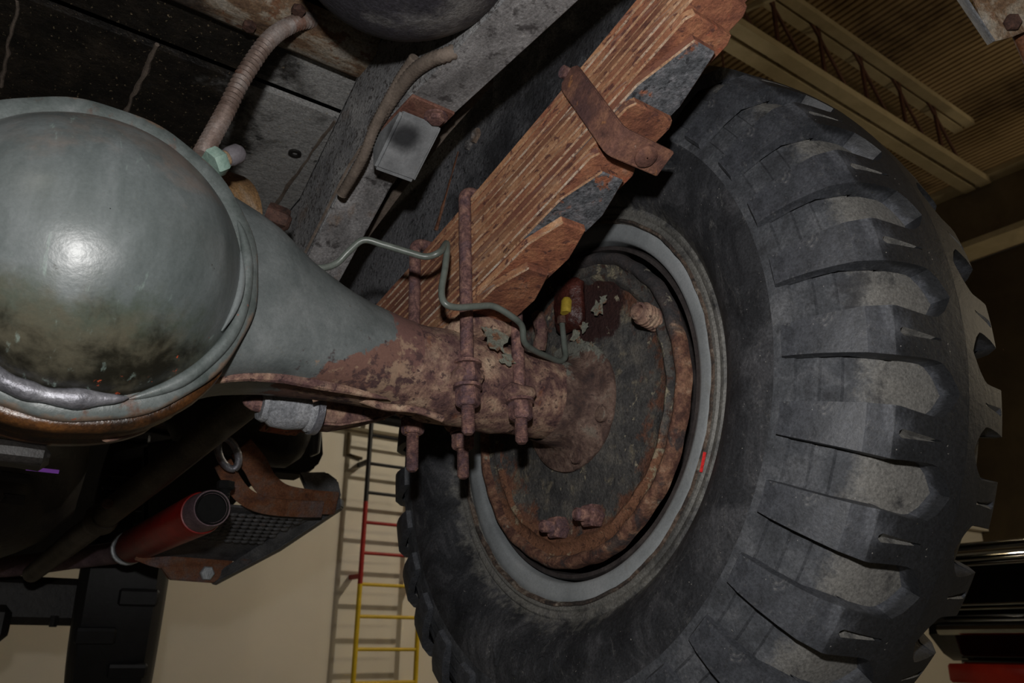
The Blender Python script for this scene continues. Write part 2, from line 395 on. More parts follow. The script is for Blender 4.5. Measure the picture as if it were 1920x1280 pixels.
mat('undercoat', [(.3, (30, 31, 34)), (.5, (58, 59, 63)), (.72, (104, 105, 109))], 14, 9, layers=[
    dict(col=(128, 129, 133), s=9, dir=(0, 2.4, 0), amp=1.6, lo=.95, hi=1.7, op=.8),
    dict(col=(140, 140, 142), s=180, d=3, lo=.68, hi=.72, op=.7),
    dict(col=(24, 24, 27), s=120, lo=.56, hi=.62, op=.75)], rough=.72, bump=(110, 1.0, .006))
mat('tank_black', [(.3, (34, 33, 38)), (.6, (52, 50, 56)), (.8, (70, 68, 72))], 14, 7, layers=[
    dict(col=(112, 110, 108), s=9, dir=(3.0, 0, -7.0), amp=1.6, lo=-2.75, hi=-2.4, op=.8)], rough=.6, spec=.4, bump=(90, .6, .005))
mat('hose_steel', [(.3, (74, 58, 50)), (.5, (108, 92, 84)), (.7, (136, 128, 124))], 24, 6, layers=[
    dict(col=(100, 62, 44), s=18, lo=.56, hi=.66, op=.7)], rough=.6, metal=.25, bump=(100, .2), grain=0.3)
mat('loom_tan', [(.3, (84, 74, 66)), (.7, (116, 104, 94))], 30, 6, rough=.85, bump=(90, .3), grain=0.3)
mat('grey_cap', [(.3, (84, 80, 84)), (.7, (112, 108, 112))], 40, 5, rough=.5, grain=0.15)
mat('brown_iron', [(.3, (86, 62, 40)), (.5, (124, 96, 64)), (.7, (140, 124, 106))], 22, 6, rough=.8, bump=(80, .3))
mat('dark_rust', [(.3, (40, 28, 26)), (.7, (86, 60, 50))], 50, 6, rough=.8, bump=(120, .5))
mat('dusty_grey', [(.3, (92, 94, 98)), (.5, (128, 130, 134)), (.7, (160, 161, 164))], 26, 7, layers=[
    dict(col=(92, 62, 50), s=24, lo=.62, hi=.70, op=.8)], rough=.75, bump=(110, .5, .004))
mat('dark_iron', [(.3, (20, 18, 17)), (.6, (36, 33, 31)), (.8, (58, 52, 46))], 18, 7, layers=[
    dict(col=(110, 108, 104), s=60, lo=.72, hi=.76, op=.6)], rough=.55, spec=.4, bump=(60, .4))
mat('shaft_iron', [(.3, (44, 38, 32)), (.6, (74, 66, 56)), (.8, (96, 92, 86))], 14, 6, rough=.55, bump=(60, .25))
mat('muffler_red', [(.3, (104, 10, 6)), (.6, (140, 20, 12)), (.8, (112, 36, 28))], 16, 6, layers=[
    dict(col=(120, 100, 98), s=26, lo=.68, hi=.74, op=.6)], rough=.42, spec=.5, bump=(80, .15), grain=0.15)
mat('muffler_pipe', [(.3, (84, 66, 74)), (.7, (116, 96, 100))], 20, 6, rough=.55, bump=(80, .2))
mat('soot_black', [(.3, (6, 6, 6)), (.7, (12, 12, 12))], 20, 3, rough=.9)  # plain black; stands in for shade on upper floor and backdrop
mat('bracket_rust', [(.3, (62, 36, 26)), (.5, (104, 64, 40)), (.7, (98, 80, 70))], 26, 7, layers=[
    dict(col=(90, 88, 94), s=7, lo=.5, hi=.65, op=.6)], rough=.75, bump=(80, .35))
mat('bracket_steel', [(.3, (52, 52, 54)), (.6, (86, 86, 88)), (.8, (106, 100, 94))], 18, 6, layers=[
    dict(col=(110, 66, 40), s=14, lo=.6, hi=.7, op=.7)], rough=.5, bump=(80, .25))
mat('zinc', [(.3, (150, 156, 160)), (.7, (176, 180, 184))], 40, 4, rough=.35, metal=.5, grain=0.1)
mat('wall_cream', [(.3, (220, 214, 200)), (.7, (228, 222, 208))], 1.2, 4, rough=.9, bump=None)
mat('wall_dark', [(.3, (60, 50, 34)), (.7, (76, 64, 44))], 2, 4, rough=.9, bump=None)
mat('ladder_yellow', [(.3, (196, 164, 20)), (.7, (214, 182, 40))], 8, 3, rough=.5, bump=None)
mat('ladder_red', [(.3, (140, 26, 22)), (.7, (160, 34, 28))], 8, 3, rough=.5, bump=None)
mat('ladder_black', [(.3, (24, 24, 26)), (.7, (34, 34, 36))], 8, 3, rough=.5, bump=None)
mat('roof_deck', [(.3, (150, 128, 92)), (.7, (172, 148, 110))], 3, 5, layers=[
    dict(col=(84, 62, 44), s=1.1, lo=.48, hi=.66, op=.7)], rough=.8, bump=None)
mat('roof_steel', [(.3, (170, 156, 124)), (.7, (190, 176, 142))], 6, 4, rough=.7, bump=None)
mat('roof_rod', [(.3, (84, 56, 44)), (.7, (104, 70, 54))], 10, 4, rough=.7, bump=None)
mat('girder', [(.3, (104, 90, 66)), (.7, (122, 106, 80))], 4, 4, rough=.8, bump=None)
mat('floor_grey', [(.3, (110, 106, 98)), (.7, (132, 128, 118))], 2, 6, rough=.45, bump=None)
mat('car_black', [(.4, (8, 8, 8)), (.6, (12, 12, 12))], 3, 2, rough=.08, spec=.6, bump=None)
mat('chrome', [(.4, (196, 196, 192)), (.6, (206, 206, 202))], 5, 2, rough=.12, metal=1.0, bump=None)
mat('cart_red', [(.4, (170, 40, 20)), (.6, (190, 50, 26))], 5, 3, rough=.4, bump=None)
mat('amber', [(.4, (200, 130, 20)), (.6, (215, 145, 30))], 5, 3, rough=.5, bump=None)
mat('violet_strip', [(.4, (120, 60, 150)), (.6, (130, 70, 160))], 5, 3, rough=.5, bump=None, emit=((140, 80, 180), .25))
mat('red_mark', [(.4, (200, 40, 40)), (.6, (214, 50, 50))], 30, 3, rough=.6)

mat('flange_rust', [(.32, (46, 36, 36)), (.46, (76, 58, 52)), (.58, (108, 88, 78)), (.7, (110, 104, 94))], 30, 9, layers=[
    dict(col=(112, 114, 106), s=16, dir=(0, 0, 4.0), amp=1.4, lo=.92, hi=1.0, op=.85),
    dict(col=(50, 38, 38), s=110, lo=.58, hi=.65, op=.7)], rough=.85, bump=(130, .5, .004), grain=.35)

mat('lip_paint', [(.3, (44, 43, 44)), (.5, (66, 64, 62)), (.7, (92, 86, 78))], 40, 9, layers=[
    dict(col=(112, 74, 52), s=24, dir=(0, 0, -3.0), amp=1.6, lo=.85, hi=1.15, op=.85),
    dict(col=(138, 130, 108), s=30, lo=.58, hi=.64, op=.7), dict(col=(60, 38, 30), s=80, lo=.56, hi=.62, op=.8)], rough=.8, bump=(130, .6, .004))

# ------------------------------------------------------------------ the hall
def struct(o, label): o['kind'] = 'structure'; o['label'] = label; return o
WALL_Y = 4.6; FLOOR_Z = -1.9; DECK_Z = 5.0
g = G(); g.box((2.5, 0.5, FLOOR_Z - .05), 17, 13, .1); struct(g.build('floor', 'floor_grey'), 'grey concrete workshop floor')
wz = 1.16
g = G(); g.box((2.5, WALL_Y + .1, (FLOOR_Z + wz) / 2), 17, .2, wz - FLOOR_Z)
wb = struct(g.build('wall_back', 'wall_cream'), 'cream painted lower wall behind the ladder')
g = G(); g.box((2.5, WALL_Y + .25, (wz + DECK_Z) / 2), 17, .2, DECK_Z - wz); g.build('upper_cladding', 'wall_dark', wb)
g = G(); g.box((2.5, WALL_Y + .05, wz + .02), 17, .3, .05); g.build('wall_cap', 'wall_cream', wb)
g = G(); g.box((11.05, 0.5, 1.5), .1, 13, 7); struct(g.build('wall_right', 'wall_dark'), 'dim tan side wall far to the right')
g = G(); g.box((-6.05, 0.5, 1.5), .1, 13, 7); struct(g.build('wall_left', 'wall_dark'), 'dim tan side wall to the left')
g = G(); g.box((2.5, -6.05, 1.5), 17, .1, 7); struct(g.build('wall_front', 'wall_dark'), 'dim tan wall behind the camera')
# ribbed roof deck: the ribs run front to back
g = G()
n = 240; x0 = -6.0; dx = 17.0 / n
r0 = []; r1 = []
for i in range(n):
    for a, z in ((0, 0), (.55, 0), (.65, .03), (.9, .03)):
        r0.append((x0 + (i + a) * dx, -6.0, DECK_Z + z)); r1.append((x0 + (i + a) * dx, 7.0, DECK_Z + z))
g.loft([r0, r1], closed=False)
cl = struct(g.build('ceiling', 'roof_deck', smooth=0), 'brown ribbed steel roof deck')
# roof joists along x, each with chords, posts and diagonals
def joist(y, zb, zt, x_a, x_b, step, x_off, label):
    t = thing('roof_joist', (0, y, zb), label, 'joist', 'steel joists under the roof')
    for s in (-1, 1):
        g = G(); g.box(((x_a + x_b) / 2, y + s * .075, zb), x_b - x_a, .11, .07); g.build('bottom_chord', 'roof_steel', t)
    for s in (-1, 1):
        g = G(); g.box(((x_a + x_b) / 2, y + s * .06, zt), x_b - x_a, .09, .06); g.build('top_chord', 'roof_steel', t)
    x = x_a + x_off
    while x + step < x_b:
        g = G(); g.tube([(x + step * .55, y, zb), (x + step * .55, y, zt)], .02, 6); g.build('post', 'roof_rod', t)
        g = G(); g.tube([(x - .1 + step * .55, y, zt), (x + step * 1.3, y, zb)], .016, 6); g.build('diagonal', 'roof_rod', t)
        x += step
    return t
P0 = Z(1370, 60, 4.0); P1 = Z(1700, 268, 4.0); yj = (P0.y + P1.y) / 2
zt = Y(1680, 150, yj).z
joist(yj, 4.0, zt, 1.0, 7.1, .62, .2, 'pale steel roof joist with open web nearest above the tyre')
joist(yj + 2.3, 4.0, zt, 1.0, 7.1, .62, .0, 'pale steel roof joist farther back over the cream wall')
joist(yj - 3.4, 4.0, zt, 1.0, 11, .62, .3, 'pale steel roof joist ending past the right edge of the tyre')
# bridging bar and the girder that carries the joists
a = Z(1345, 40, 4.35); b = Z(1460, -10, 4.35)
g = G(); g.tube([a, b + (b - a) * 2], .03, 6); tag(g.build('bridging_bar', 'roof_steel'), 'slim pale bar crossing the roof joist near the spring', 'bar')
t = thing('roof_girder', (7.2, 0, 3.9), 'deep tan roof girder at the far end of the joists', 'girder')
g = G(); g.box((7.25, .5, 3.72), .12, 12.6, .62); g.build('web', 'girder', t)
g = G(); g.box((7.2, .5, 4.05), .34, 12.6, .05); g.build('top_flange', 'roof_steel', t)
g = G(); g.box((7.2, .5, 3.40), .34, 12.6, .06); g.build('bottom_flange', 'roof_steel', t)
g = G()
# wall ladder, banded black, red and yellow, standing off the wall
LY = WALL_Y - .16
pa = Y(664, 1250, LY); pb = Y(780, 1250, LY); xa, xb = pa.x, pb.x
t = thing('wall_ladder', ((xa + xb) / 2, LY, -.95), 'black, red and yellow wall ladder behind the tyre', 'ladder')
zr = Y(690, 940, LY).z; zy = Y(674, 1094, LY).z
def band(z): return 'ladder_yellow' if z < zy else ('ladder_red' if z < zr else 'ladder_black')
for x in (xa, xb):
    for z0, z1 in ((-.95, zy), (zy, zr), (zr, 2.2)):
        g = G(); g.tube([(x, LY, z0), (x, LY, z1)], .017, 10); g.build('rail', band((z0 + z1) / 2), t)
rp = [Y(720, py, LY).z for py in (821, 877, 932, 982, 1040, 1097, 1154, 1217, 1277)]
dz = (rp[3] - rp[7]) / 4
zs = [rp[7] + k * dz for k in range(-3, 12)]
for z in zs:
    g = G(); g.tube([(xa, LY, z), (xb, LY, z)], .012, 8); g.build('rung', band(z - .001), t)
for z in (0.9, .1, -.6):
    for x in (xa, xb):
        g = G(); g.box((x, (LY + WALL_Y) / 2, z), .03, WALL_Y - LY, .03); g.build('wall_bracket', band(z), t)
# clutter on the ledge above the cream wall
p = Y(640, 800, WALL_Y)
g = G(); g.tube([(p.x - .05, WALL_Y - .05, wz + .09), (p.x + .30, WALL_Y - .05, wz + .12)], .05, 10); tag(g.build('ledge_tube', 'amber'), 'amber tube lying on the ledge over the cream wall', 'tube')
p = Y(680, 800, WALL_Y)
g = G(); g.box((p.x + .22, WALL_Y - .0, wz + .16), .4, .18, .22, ch=.03); tag(g.build('ledge_case', 'soot_black'), 'black case on the ledge beside the amber tube', 'case')
# pipe elbow on the wall
p = Y(652, 850, WALL_Y - .03)
g = G(); g.tube([(p.x, WALL_Y - .02, p.z + .16), (p.x, WALL_Y - .02, p.z), (p.x + .12, WALL_Y - .02, p.z - .02)], .012, 8)
tag(g.build('wall_conduit', 'wall_dark'), 'thin bent conduit on the cream wall beside the ladder', 'conduit')

# unseen pendant added for the wall light; its shade keeps the roof dim
pe = thing('pendant_lamp', (3.2, 2.1, 2.1), 'unseen shaded pendant lamp added behind the tyre to light the wall', 'lamp')
g = G(); g.lathe([(.16, .02), (.15, .06), (.10, .14), (.03, .22), (-.02, .25), (-.02, .246), (.03, .214), (.095, .135), (.14, .055)], (3.2, 2.1, 2.2), (0, 0, 1), 32); g.build('shade', 'roof_steel', pe, smooth=50)
g = G(); g.tube([(3.2, 2.1, 2.35), (3.2, 2.1, 3.97)], .008, 8); g.build('rod', 'roof_rod', pe)

# ------------------------------------------------------------------ rear wheel (axis along x, hub at the origin)
O = Vector((0, 0, 0)); AX = Vector((1, 0, 0))
wheel = thing('lugged_tyre', (.1, 0, -.535), 'large black lugged truck tyre on a grey rim', 'tyre')
side = [(.012, .272), (0.0, .2800), (-.003, .284), (-.0035, .290), (-.001, .293), (-.004, .2965), (-.0045, .301), (-.0025, .304), (-.008, .309), (-.020, .319),
        (-.034, .338), (-.042, .362), (-.044, .385), (-.043, .402), (-.041, .412), (-.0385, .424), (-.0345, .425), (-.030, .447), (-.0262, .448),
        (-.021, .467), (-.0175, .468), (-.010, .484), (.002, .494), (.02, .501), (.05, .507), (.08, .510), (.1, .511)]
prof = side + [(.2 - a, r) for a, r in side[::-1][1:]]
g = G(); n = 160
u0 = len(g.v)
for a, r in prof:
    g.v += [(a, r * math.cos(2 * math.pi * k / n), r * math.sin(2 * math.pi * k / n)) for k in range(n)]
for i in range(len(prof) - 1):
    mm = 1 if 12 < i < len(prof) - 14 else 0
    for k in range(n):
        g.face((i * n + k, i * n + (k + 1) % n, (i + 1) * n + (k + 1) % n, (i + 1) * n + k), mm)
tyre = g.build('carcass', ['sidewall', 'groove_dust'], wheel, smooth=35)
NL = 32; PER = 2 * math.pi / NL
# one lug: rows from the sidewall over the shoulder to the middle of the tread
rows = [(-.0430, .412, .20, 0), (-.0485, .416, .205, 0), (-.0475, .432, .215, 0), (-.0425, .455, .225, 0), (-.034, .478, .235, 0), (-.024, .498, .245, 0),
        (-.004, .5155, .255, 0), (.002, .5175, .255, 0), (.006, .5185, .25, 1), (.022, .522, .235, .7), (.040, .525, .225, .35), (.050, .5265, .225, .05), (.058, .528, .24, 0), (.070, .5295, .32, 0), (.080, .5305, .44, 0), (.084, .531, .5, 0), (.1005, .532, .5, 0)]
base_r = [(a, r) for a, r in side[12:]]
def base_at(x):
    best = None
    for (a, r), (b, q) in zip(base_r, base_r[1:]):
        if (a <= x <= b) and abs(b - a) > 1e-9: best = r + (q - r) * (x - a) / (b - a)
    return best or .5
def lug_mesh(flip):
    g = G(); cols = [-1, -.5, -.14, 0, .14, .5, 1]
    def P(x, r, th):
        x = .2 - x if flip else x
        return (x, -r * math.cos(th), r * math.sin(th))
    nc = len(cols)
    for x, r, w_, sp in rows:
        inset = .0
        k_ = (.35 + .9 * sp) if sp else .5
        th = [(c * (k_ if abs(c) == .14 else 1)) * w_ * PER for c in cols]
        if x < 0: low = (x + .012, r - .014 if x > -.03 else r - .002)
        else: low = (x + (.004 if x < .01 else 0), .496)
        ring = []
        ring.append(P(low[0], low[1], th[0] * 1.06 if w_ < .45 else th[0]))
        for c, a in zip(cols, th):
            d = (.006 if sp else 0) if c == 0 else 0
            ring.append(P(x, r - d, a))
        ring.append(P(low[0], low[1], th[-1] * 1.06 if w_ < .45 else th[-1]))
        g.v += ring
    m = nc + 2
    for i in range(len(rows) - 1):
        for j in range(m - 1): g.face((i * m + j, i * m + j + 1, (i + 1) * m + j + 1, (i + 1) * m + j), 1 if j in (3, 4) and rows[i][3] and rows[i + 1][3] else 0)
    g.face(tuple(range(m)))
    return g
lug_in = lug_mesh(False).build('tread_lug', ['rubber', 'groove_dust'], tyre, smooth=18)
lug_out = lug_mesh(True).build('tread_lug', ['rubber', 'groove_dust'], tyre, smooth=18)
LUG0 = math.radians(-4.6)
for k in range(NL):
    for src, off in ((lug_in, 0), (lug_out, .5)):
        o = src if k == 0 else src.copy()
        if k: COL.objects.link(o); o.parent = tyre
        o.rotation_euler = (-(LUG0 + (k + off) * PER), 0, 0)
# small wear-bar ridges on the shoulder between lugs come with the carcass steps; raised letters on the sidewall
def letters(txt, size, r_mid, ang0, dang):
    for i, ch in enumerate(txt):
        out = G()
        if ch == ' ': continue
        cu = bpy.data.curves.new('raised_letter', 'FONT'); cu.body = ch; cu.size = size; cu.extrude = .0; cu.align_x = 'CENTER'
        ob = bpy.data.objects.new('raised_letter', cu); COL.objects.link(ob)
        dg = bpy.context.evaluated_depsgraph_get(); me = bpy.data.meshes.new_from_object(ob.evaluated_get(dg))
        bpy.data.objects.remove(ob)
        base = len(out.v)
        a0 = ang0 + i * dang
        def put(x, y, h):
            r = r_mid - y + size * .35          # letter tops point to the hub
            a = a0 + x / r_mid
            xs = ramp1(r, [(q, p_) for p_, q in side[8:15]])
            return (xs - h, -r * math.sin(a), -r * math.cos(a))
        bm = bmesh.new(); bm.from_mesh(me)
        bmesh.ops.recalc_face_normals(bm, faces=bm.faces)
        ex = bmesh.ops.extrude_face_region(bm, geom=bm.faces[:])
        top = set(v for v in ex['geom'] if isinstance(v, bmesh.types.BMVert))
        bm.verts.ensure_lookup_table(); bm.verts.index_update()
        for v in bm.verts: out.v.append(put(v.co.x, v.co.y, .0022 if v in top else -.002))
        for f in bm.faces: out.face(tuple(base + v.index for v in f.verts))
        bm.free(); bpy.data.meshes.remove(me)
        out.build('raised_letter', 'sidewall', tyre, smooth=0)
letters('NTO', .052, .362, math.radians(-20), math.radians(9.0))
# rim: grey painted flange and barrel, rusty bead edge, disc
g = G(); g.lathe([(.010, .2790), (.003, .2795), (.0015, .2785), (.002, .270), (.003, .260), (.005, .2550), (.009, .2530), (.035, .252), (.12, .252), (.135, .256), (.19, .264), (.198, .279)], O, AX, 128)
g.build('rim', 'rim_paint', wheel, smooth=60)
g = G(); g.lathe([(.006, .2790), (-.002, .2796), (-.0050, .2815), (-.0050, .2845), (-.002, .2862), (.006, .286)], O, AX, 128, wob=lambda a: .0007 * math.sin(a * 23) + .0004 * math.sin(a * 57))
g.build('bead_edge', 'rim_rust', wheel, smooth=50)
g = G(); g.lathe([(.135, .252), (.125, .2), (.10, .17), (.10, .1), (.15, .08), (.17, 0.001)], O, AX, 96); g.build('wheel_disc', 'rim_paint', wheel, smooth=50)
p = X(1318, 866, -.005); g = G(); g.box(p, .002, .0030, .024, Matrix.Rotation(math.radians(20), 3, 'X')); g.build('paint_mark', 'red_mark', wheel)

# ------------------------------------------------------------------ brake: drum and backing plate
drum = G(); drum.lathe([(.1, .05), (.095, .2), (.09, .238), (.018, .2405), (.013, .242), (.013, .2475), (.018, .2495), (.09, .2495)], O, AX, 128)
tag(drum.build('brake_drum', 'drum_black', smooth=45), 'dark brake drum between grey rim and backing plate', 'brake drum')
bp = thing('brake_backing_plate', (0, 0, -.238), 'rusty dark brake backing plate at the axle end', 'backing plate')
def wobp(a): return .0012 * math.sin(a * 11 + 1) + .0008 * math.sin(a * 29)
g = G(); g.lathe([(.004, .05), (.006, .09), (.012, .12), (.014, .165), (.012, .188), (.007, .196)], O, AX, 128); g.build('plate', 'plate_paint', bp, smooth=50, rough=(0, .0012, 40))
g = G(); g.lathe([(.004, .2165), (-.003, .2195), (-.006, .224), (-.0055, .229), (-.002, .2325), (.003, .2345), (.012, .2350)], O, AX, 160, wob=wobp); g.build('plate_rim', 'plate_rim', bp, smooth=60)
g = G(); g.lathe([(.012, .190), (.005, .1945), (.003, .1985), (.006, .2015), (.008, .206), (.007, .212), (.004, .217)], O, AX, 160, wob=wobp); g.build('inner_lip', 'lip_paint', bp, smooth=60)
def bolt_on(parent, px, py, x, L, r, nm='bolt', mt='bolt_rust', d=(-1, 0, 0), hexr=1.9):
    p = X(px, py, x); d = Vector(d).normalized()
    b = G(); b.hexa(p, d, r * hexr, L * .55); o = b.build(nm, mt, parent, smooth=25)
    b = G(); b.thread(p + d * L * .5, p + d * L, r); adopt_part(b.build('stud', mt), o)
    return o
def adopt_part(o, part):
    o.parent = part; o.matrix_parent_inverse = Matrix.Identity(4)
bolt_on(bp, 1056, 990, .010, .040, .0090, 'anchor_nut')
bolt_on(bp, 1120, 968, .010, .040, .0090, 'anchor_nut')
p0 = X(1228, 600, .008); dd = Vector((-1, -.12, .1)).normalized()
g = G(); pr = []
for i in range(5): pr += [(i * .0065, .0140), (i * .0065 + .002, .0162), (i * .0065 + .0045, .0162)]
pr += [(.034, .013), (.040, .0125), (.0405, .009), (.030, .0085)]
g.lathe(pr, p0 - dd * .004, dd, 24, cap=(True, True)); g.build('ribbed_stud', 'axle_rust', bp, smooth=40)
# wheel cylinder: wet rusty housing with yellow capped fitting
wc = X(1072, 580, .004)
g = G(); g.box(wc + Vector((-.004, 0, .005)), .03, .062, .085, ch=.012); oc = g.build('wheel_cylinder', 'wet_red', bp, smooth=60, rough=(3, .004, 45))
g = G(); q = X(1062, 574, -.018); g.lathe([(-.012, .006), (-.012, .0085), (.008, .0085), (.013, .006), (.0135, .001)], q, (.1, 0, 1), 16, cap=(True, True)); adopt_part(g.build('yellow_cap', 'yellow_cap'), oc)
q2 = X(1054, 600, -.018); g = G(); g.hexa(q2 + Vector((0, 0, -.006)), (0, 0, 1), .0075, .012); adopt_part(g.build('pipe_nut', 'dark_rust'), oc)
# raised ridge beside the cylinder and curls of peeling paint
g = G(); pts = [X(1008, 590, -.012), X(1015, 620, -.012), X(1010, 655, -.01)]; g.tube(smooth_path(pts, 5), .011, 10); g.build('cast_ridge', 'axle_rust', bp, rough=(0, .002, 60))
def ragged(c, u, v, s, k=15):
    return [c + (u * math.cos(6.2832 * j / k) + v * math.sin(6.2832 * j / k)) * s * random.uniform(.45, 1.25) for j in range(k)]
for px, py, s in ((1095, 612, .010), (1122, 577, .013), (1078, 628, .011), (1108, 650, .008), (1086, 640, .006), (1130, 560, .007)):
    c = X(px, py, -.000); g = G(); tl = Vector((random.uniform(-.5, .1), 0, 0))
    g.prism(ragged(c, Vector((0, 1, 0)) + tl, Vector((0, 0, 1)), s), (.0012, 0, 0)); g.build('paint_flake', 'flake_paint', bp, smooth=20)
# hub bell of the axle against the plate
# ------------------------------------------------------------------ axle housing
axle = thing('rear_axle', (-.668, 0, -.15), 'rust and grey-green rear axle housing with round differential', 'axle')
CX, CZ = -.668, .013
hz_t = [(0, .156), (.05, .154), (.09, .148), (.13, .14), (.17, .128), (.195, .117), (.243, .090), (.29, .074), (.33, .066), (.38, .061), (.46, .0595), (.60, .0595)]
hb_t = [(0, .150), (.05, .146), (.09, .125), (.13, .098), (.17, .080), (.22, .070), (.30, .0635), (.38, .061), (.46, .0595), (.60, .0595)]     # the underside is flatter
hy_t = [(0, .098), (.13, .094), (.195, .085), (.243, .075), (.32, .065), (.38, .061), (.46, .0595), (.6, .0595)]
ex_t = [(0, 3.4), (.2, 3.2), (.3, 2.4), (.38, 2.0), (.6, 2.0)]
cz_t = [(0, CZ), (.2, CZ), (.38, .005), (.6, .003)]
def section(dx, sgn, n=48):
    hz = ramp1(dx, hz_t); hy = ramp1(dx, hy_t); e = ramp1(dx, ex_t); cz = ramp1(dx, cz_t); r = []
    for k in range(n):
        a = 2 * math.pi * k / n; c, s = math.cos(a), math.sin(a)
        r.append((CX + sgn * dx, hy * math.copysign(abs(c) ** (2 / e), c), cz + (hz if s > 0 else ramp1(dx, hb_t)) * math.copysign(abs(s) ** (2 / e), s)))
    return r
g = G(); g.loft([section(i * .015, 1) for i in range(0, 27)]); g.build('arm', 'arm_paint', axle, smooth=50)
g = G(); g.loft([section(i * .03, -1) for i in range(0, 20)]); g.build('arm', 'arm_paint', axle, smooth=50)
# raised seams along the arm, top and bottom
pts = [Vector((CX + d, -ramp1(d, hy_t) * .2, ramp1(d, cz_t) + ramp1(d, hz_t) - .002)) for d in [.15 + .02 * i for i in range(14)]]
g = G(); g.tube(pts, taper(len(pts), .004, 4), 6); g.build('seam', 'axle_rust', axle)
pts = [Vector((CX + d, -ramp1(d, hy_t) * .55, ramp1(d, cz_t) - ramp1(d, hb_t) * .97)) for d in [.12 + .02 * i for i in range(13)]]
g = G(); g.tube(pts, taper(len(pts), .006, 4), 8); g.build('seam', 'axle_rust', axle)
# outboard tube, collars, flange and hub bell
g = G(); g.lathe([(-.30, .0600), (-.25, .0602), (-.12, .0600), (-.075, .0600), (-.05, .0600), (-.02, .058)], (0, 0, .003), AX, 64); g.build('tube', 'axle_rust', axle, smooth=50, rough=(0, .0012, 60))
g = G(); g.lathe([(-.050, .0602), (-.040, .0625), (-.026, .0635), (-.014, .066), (-.005, .074), (.000, .088), (.002, .0985), (.005, .0995), (.009, .098), (.010, .05)], (0, 0, 0), AX, 72); g.build('end_flange', 'flange_rust', axle, smooth=60, rough=(0, .0012, 50))
for a in (-22, 55, 130, 200, 285):
    q = Vector((.000, -.084 * math.cos(math.radians(a)), .084 * math.sin(math.radians(a)))); g = G(); g.hexa(q, (-1, 0, 0), .0115, .007, n=14); g.build('rivet', 'flange_rust', axle)
# differential: flange ring, dome cover, weld bead
YD = (0, -1, 0); DCV = Vector((CX, 0, CZ))
g = G(); g.lathe([(.05, .150), (.078, .157), (.088, .1630), (.100, .1640), (.105, .1610), (.106, .150), (.104, .138)], DCV, YD, 128, wob=lambda a: .0009 * math.sin(a * 13)); g.build('flange_ring', 'weld_paint', axle, smooth=60)
RB, HB = .141, .092
Rs = (RB ** 2 + HB ** 2) / (2 * HB); yc = .112 + HB - Rs
cap_p = [(.102, .146), (.106, .1435), (.112, RB)]
a_max = math.asin(RB / Rs)
for i in range(1, 29):
    a = a_max * (1 - i / 28); cap_p.append((yc + Rs * math.cos(a), max(Rs * math.sin(a), .0005)))
g = G(); g.lathe(cap_p, DCV, YD, 128)
cover = g.build('differential_cover', 'cover_paint', axle, smooth=60)
# dents of the cover
bm = bmesh.new(); bm.from_mesh(cover.data)
for v in bm.verts:
    k = mnoise.noise(v.co * 14) * .0022 + mnoise.noise(v.co * 31) * .0008
    v.co.y += k
bm.to_mesh(cover.data); bm.free()
def arc(c, r, y, a0, a1, n=30, jit=0):
    out = []
    for i in range(n + 1):
        a = math.radians(a0 + (a1 - a0) * i / n); rr = r + (mnoise.noise(Vector((a * 3, r * 9, 1))) * jit)
        out.append(Vector((c.x + rr * math.cos(a), y, c.z + rr * math.sin(a))))
    return out
ar = arc(DCV, .146, -.112, 195, 292, 60, .005)
g = G(); g.tube(ar, [q * (1 + .45 * mnoise.noise(p * 45)) for p, q in zip(ar, taper(len(ar), .0088))], 10); wbd = g.build('weld_bead', 'bare_metal', axle, smooth=60)
ar = arc(DCV, .149, -.106, -68, 30, 40, .003); g = G(); g.tube(ar, taper(len(ar), .007), 8); g.build('weld_bead', 'weld_paint', axle, smooth=60)
ar = arc(DCV, .1395, -.1185, -24, 14, 24); g = G(); g.tube(ar, [.0008 + .0042 * math.sin(math.pi * i / 24) for i in range(25)], 8); g.build('cover_lip', 'cover_paint', axle, smooth=60)
ar = arc(DCV, .163, -.085, 200, 330, 60, .003); g = G(); g.tube(ar, taper(len(ar), .010), 8); g.build('lower_lip', 'oily_rust', axle, smooth=60)
ar = arc(DCV, .158, -.055, 195, 325, 60, .003); g = G(); g.tube(ar, taper(len(ar), .014), 8); g.build('lower_lip', 'oily_rust', axle, smooth=60)
ar = arc(DCV, .150, -.02, 195, 318, 60, .003); g = G(); g.tube(ar, taper(len(ar), .022), 10); g.build('lower_lip', 'oily_rust', axle, smooth=60)
# slotted tab and drain block below
pt = [Y(195, 815, -.05), Y(215, 808, -.05), Y(245, 800, -.05), Y(262, 797, -.05), Y(258, 806, -.05), Y(230, 815, -.05), Y(200, 822, -.05)]
g = G(); g.tube(smooth_path(pt + [pt[0]], 4), .0035, 8); g.build('slotted_tab', 'axle_rust', axle)
q = Y(8, 850, .0); g = G(); g.box(q, .075, .04, .020, ch=.006); g.build('drain_block', 'dark_iron', axle, rough=(2, .002, 50))
# brown pinion housing and its bolt behind the cover
q = Y(455, 395, .11); g = G(); g.lathe([(-.05, .07), (0, .072), (.05, .068), (.06, .04)], q + Vector((-.055, 0, -.03)), (.9, .3, .25), 32, cap=(True, True)); g.build('pinion_housing', 'brown_iron', axle, smooth=50)
q = Y(500, 398, .10); g = G(); g.hexa(q, (.8, -.2, -.2), .016, .03); g.build('pinion_bolt', 'dark_rust', axle)
q = Y(523, 412, .10); g = G(); g.lathe([(0, .012), (.012, .012), (.016, .008)], q, (.8, -.2, -.2), 16, cap=(True, True)); g.build('pinion_bolt', 'dark_rust', axle)
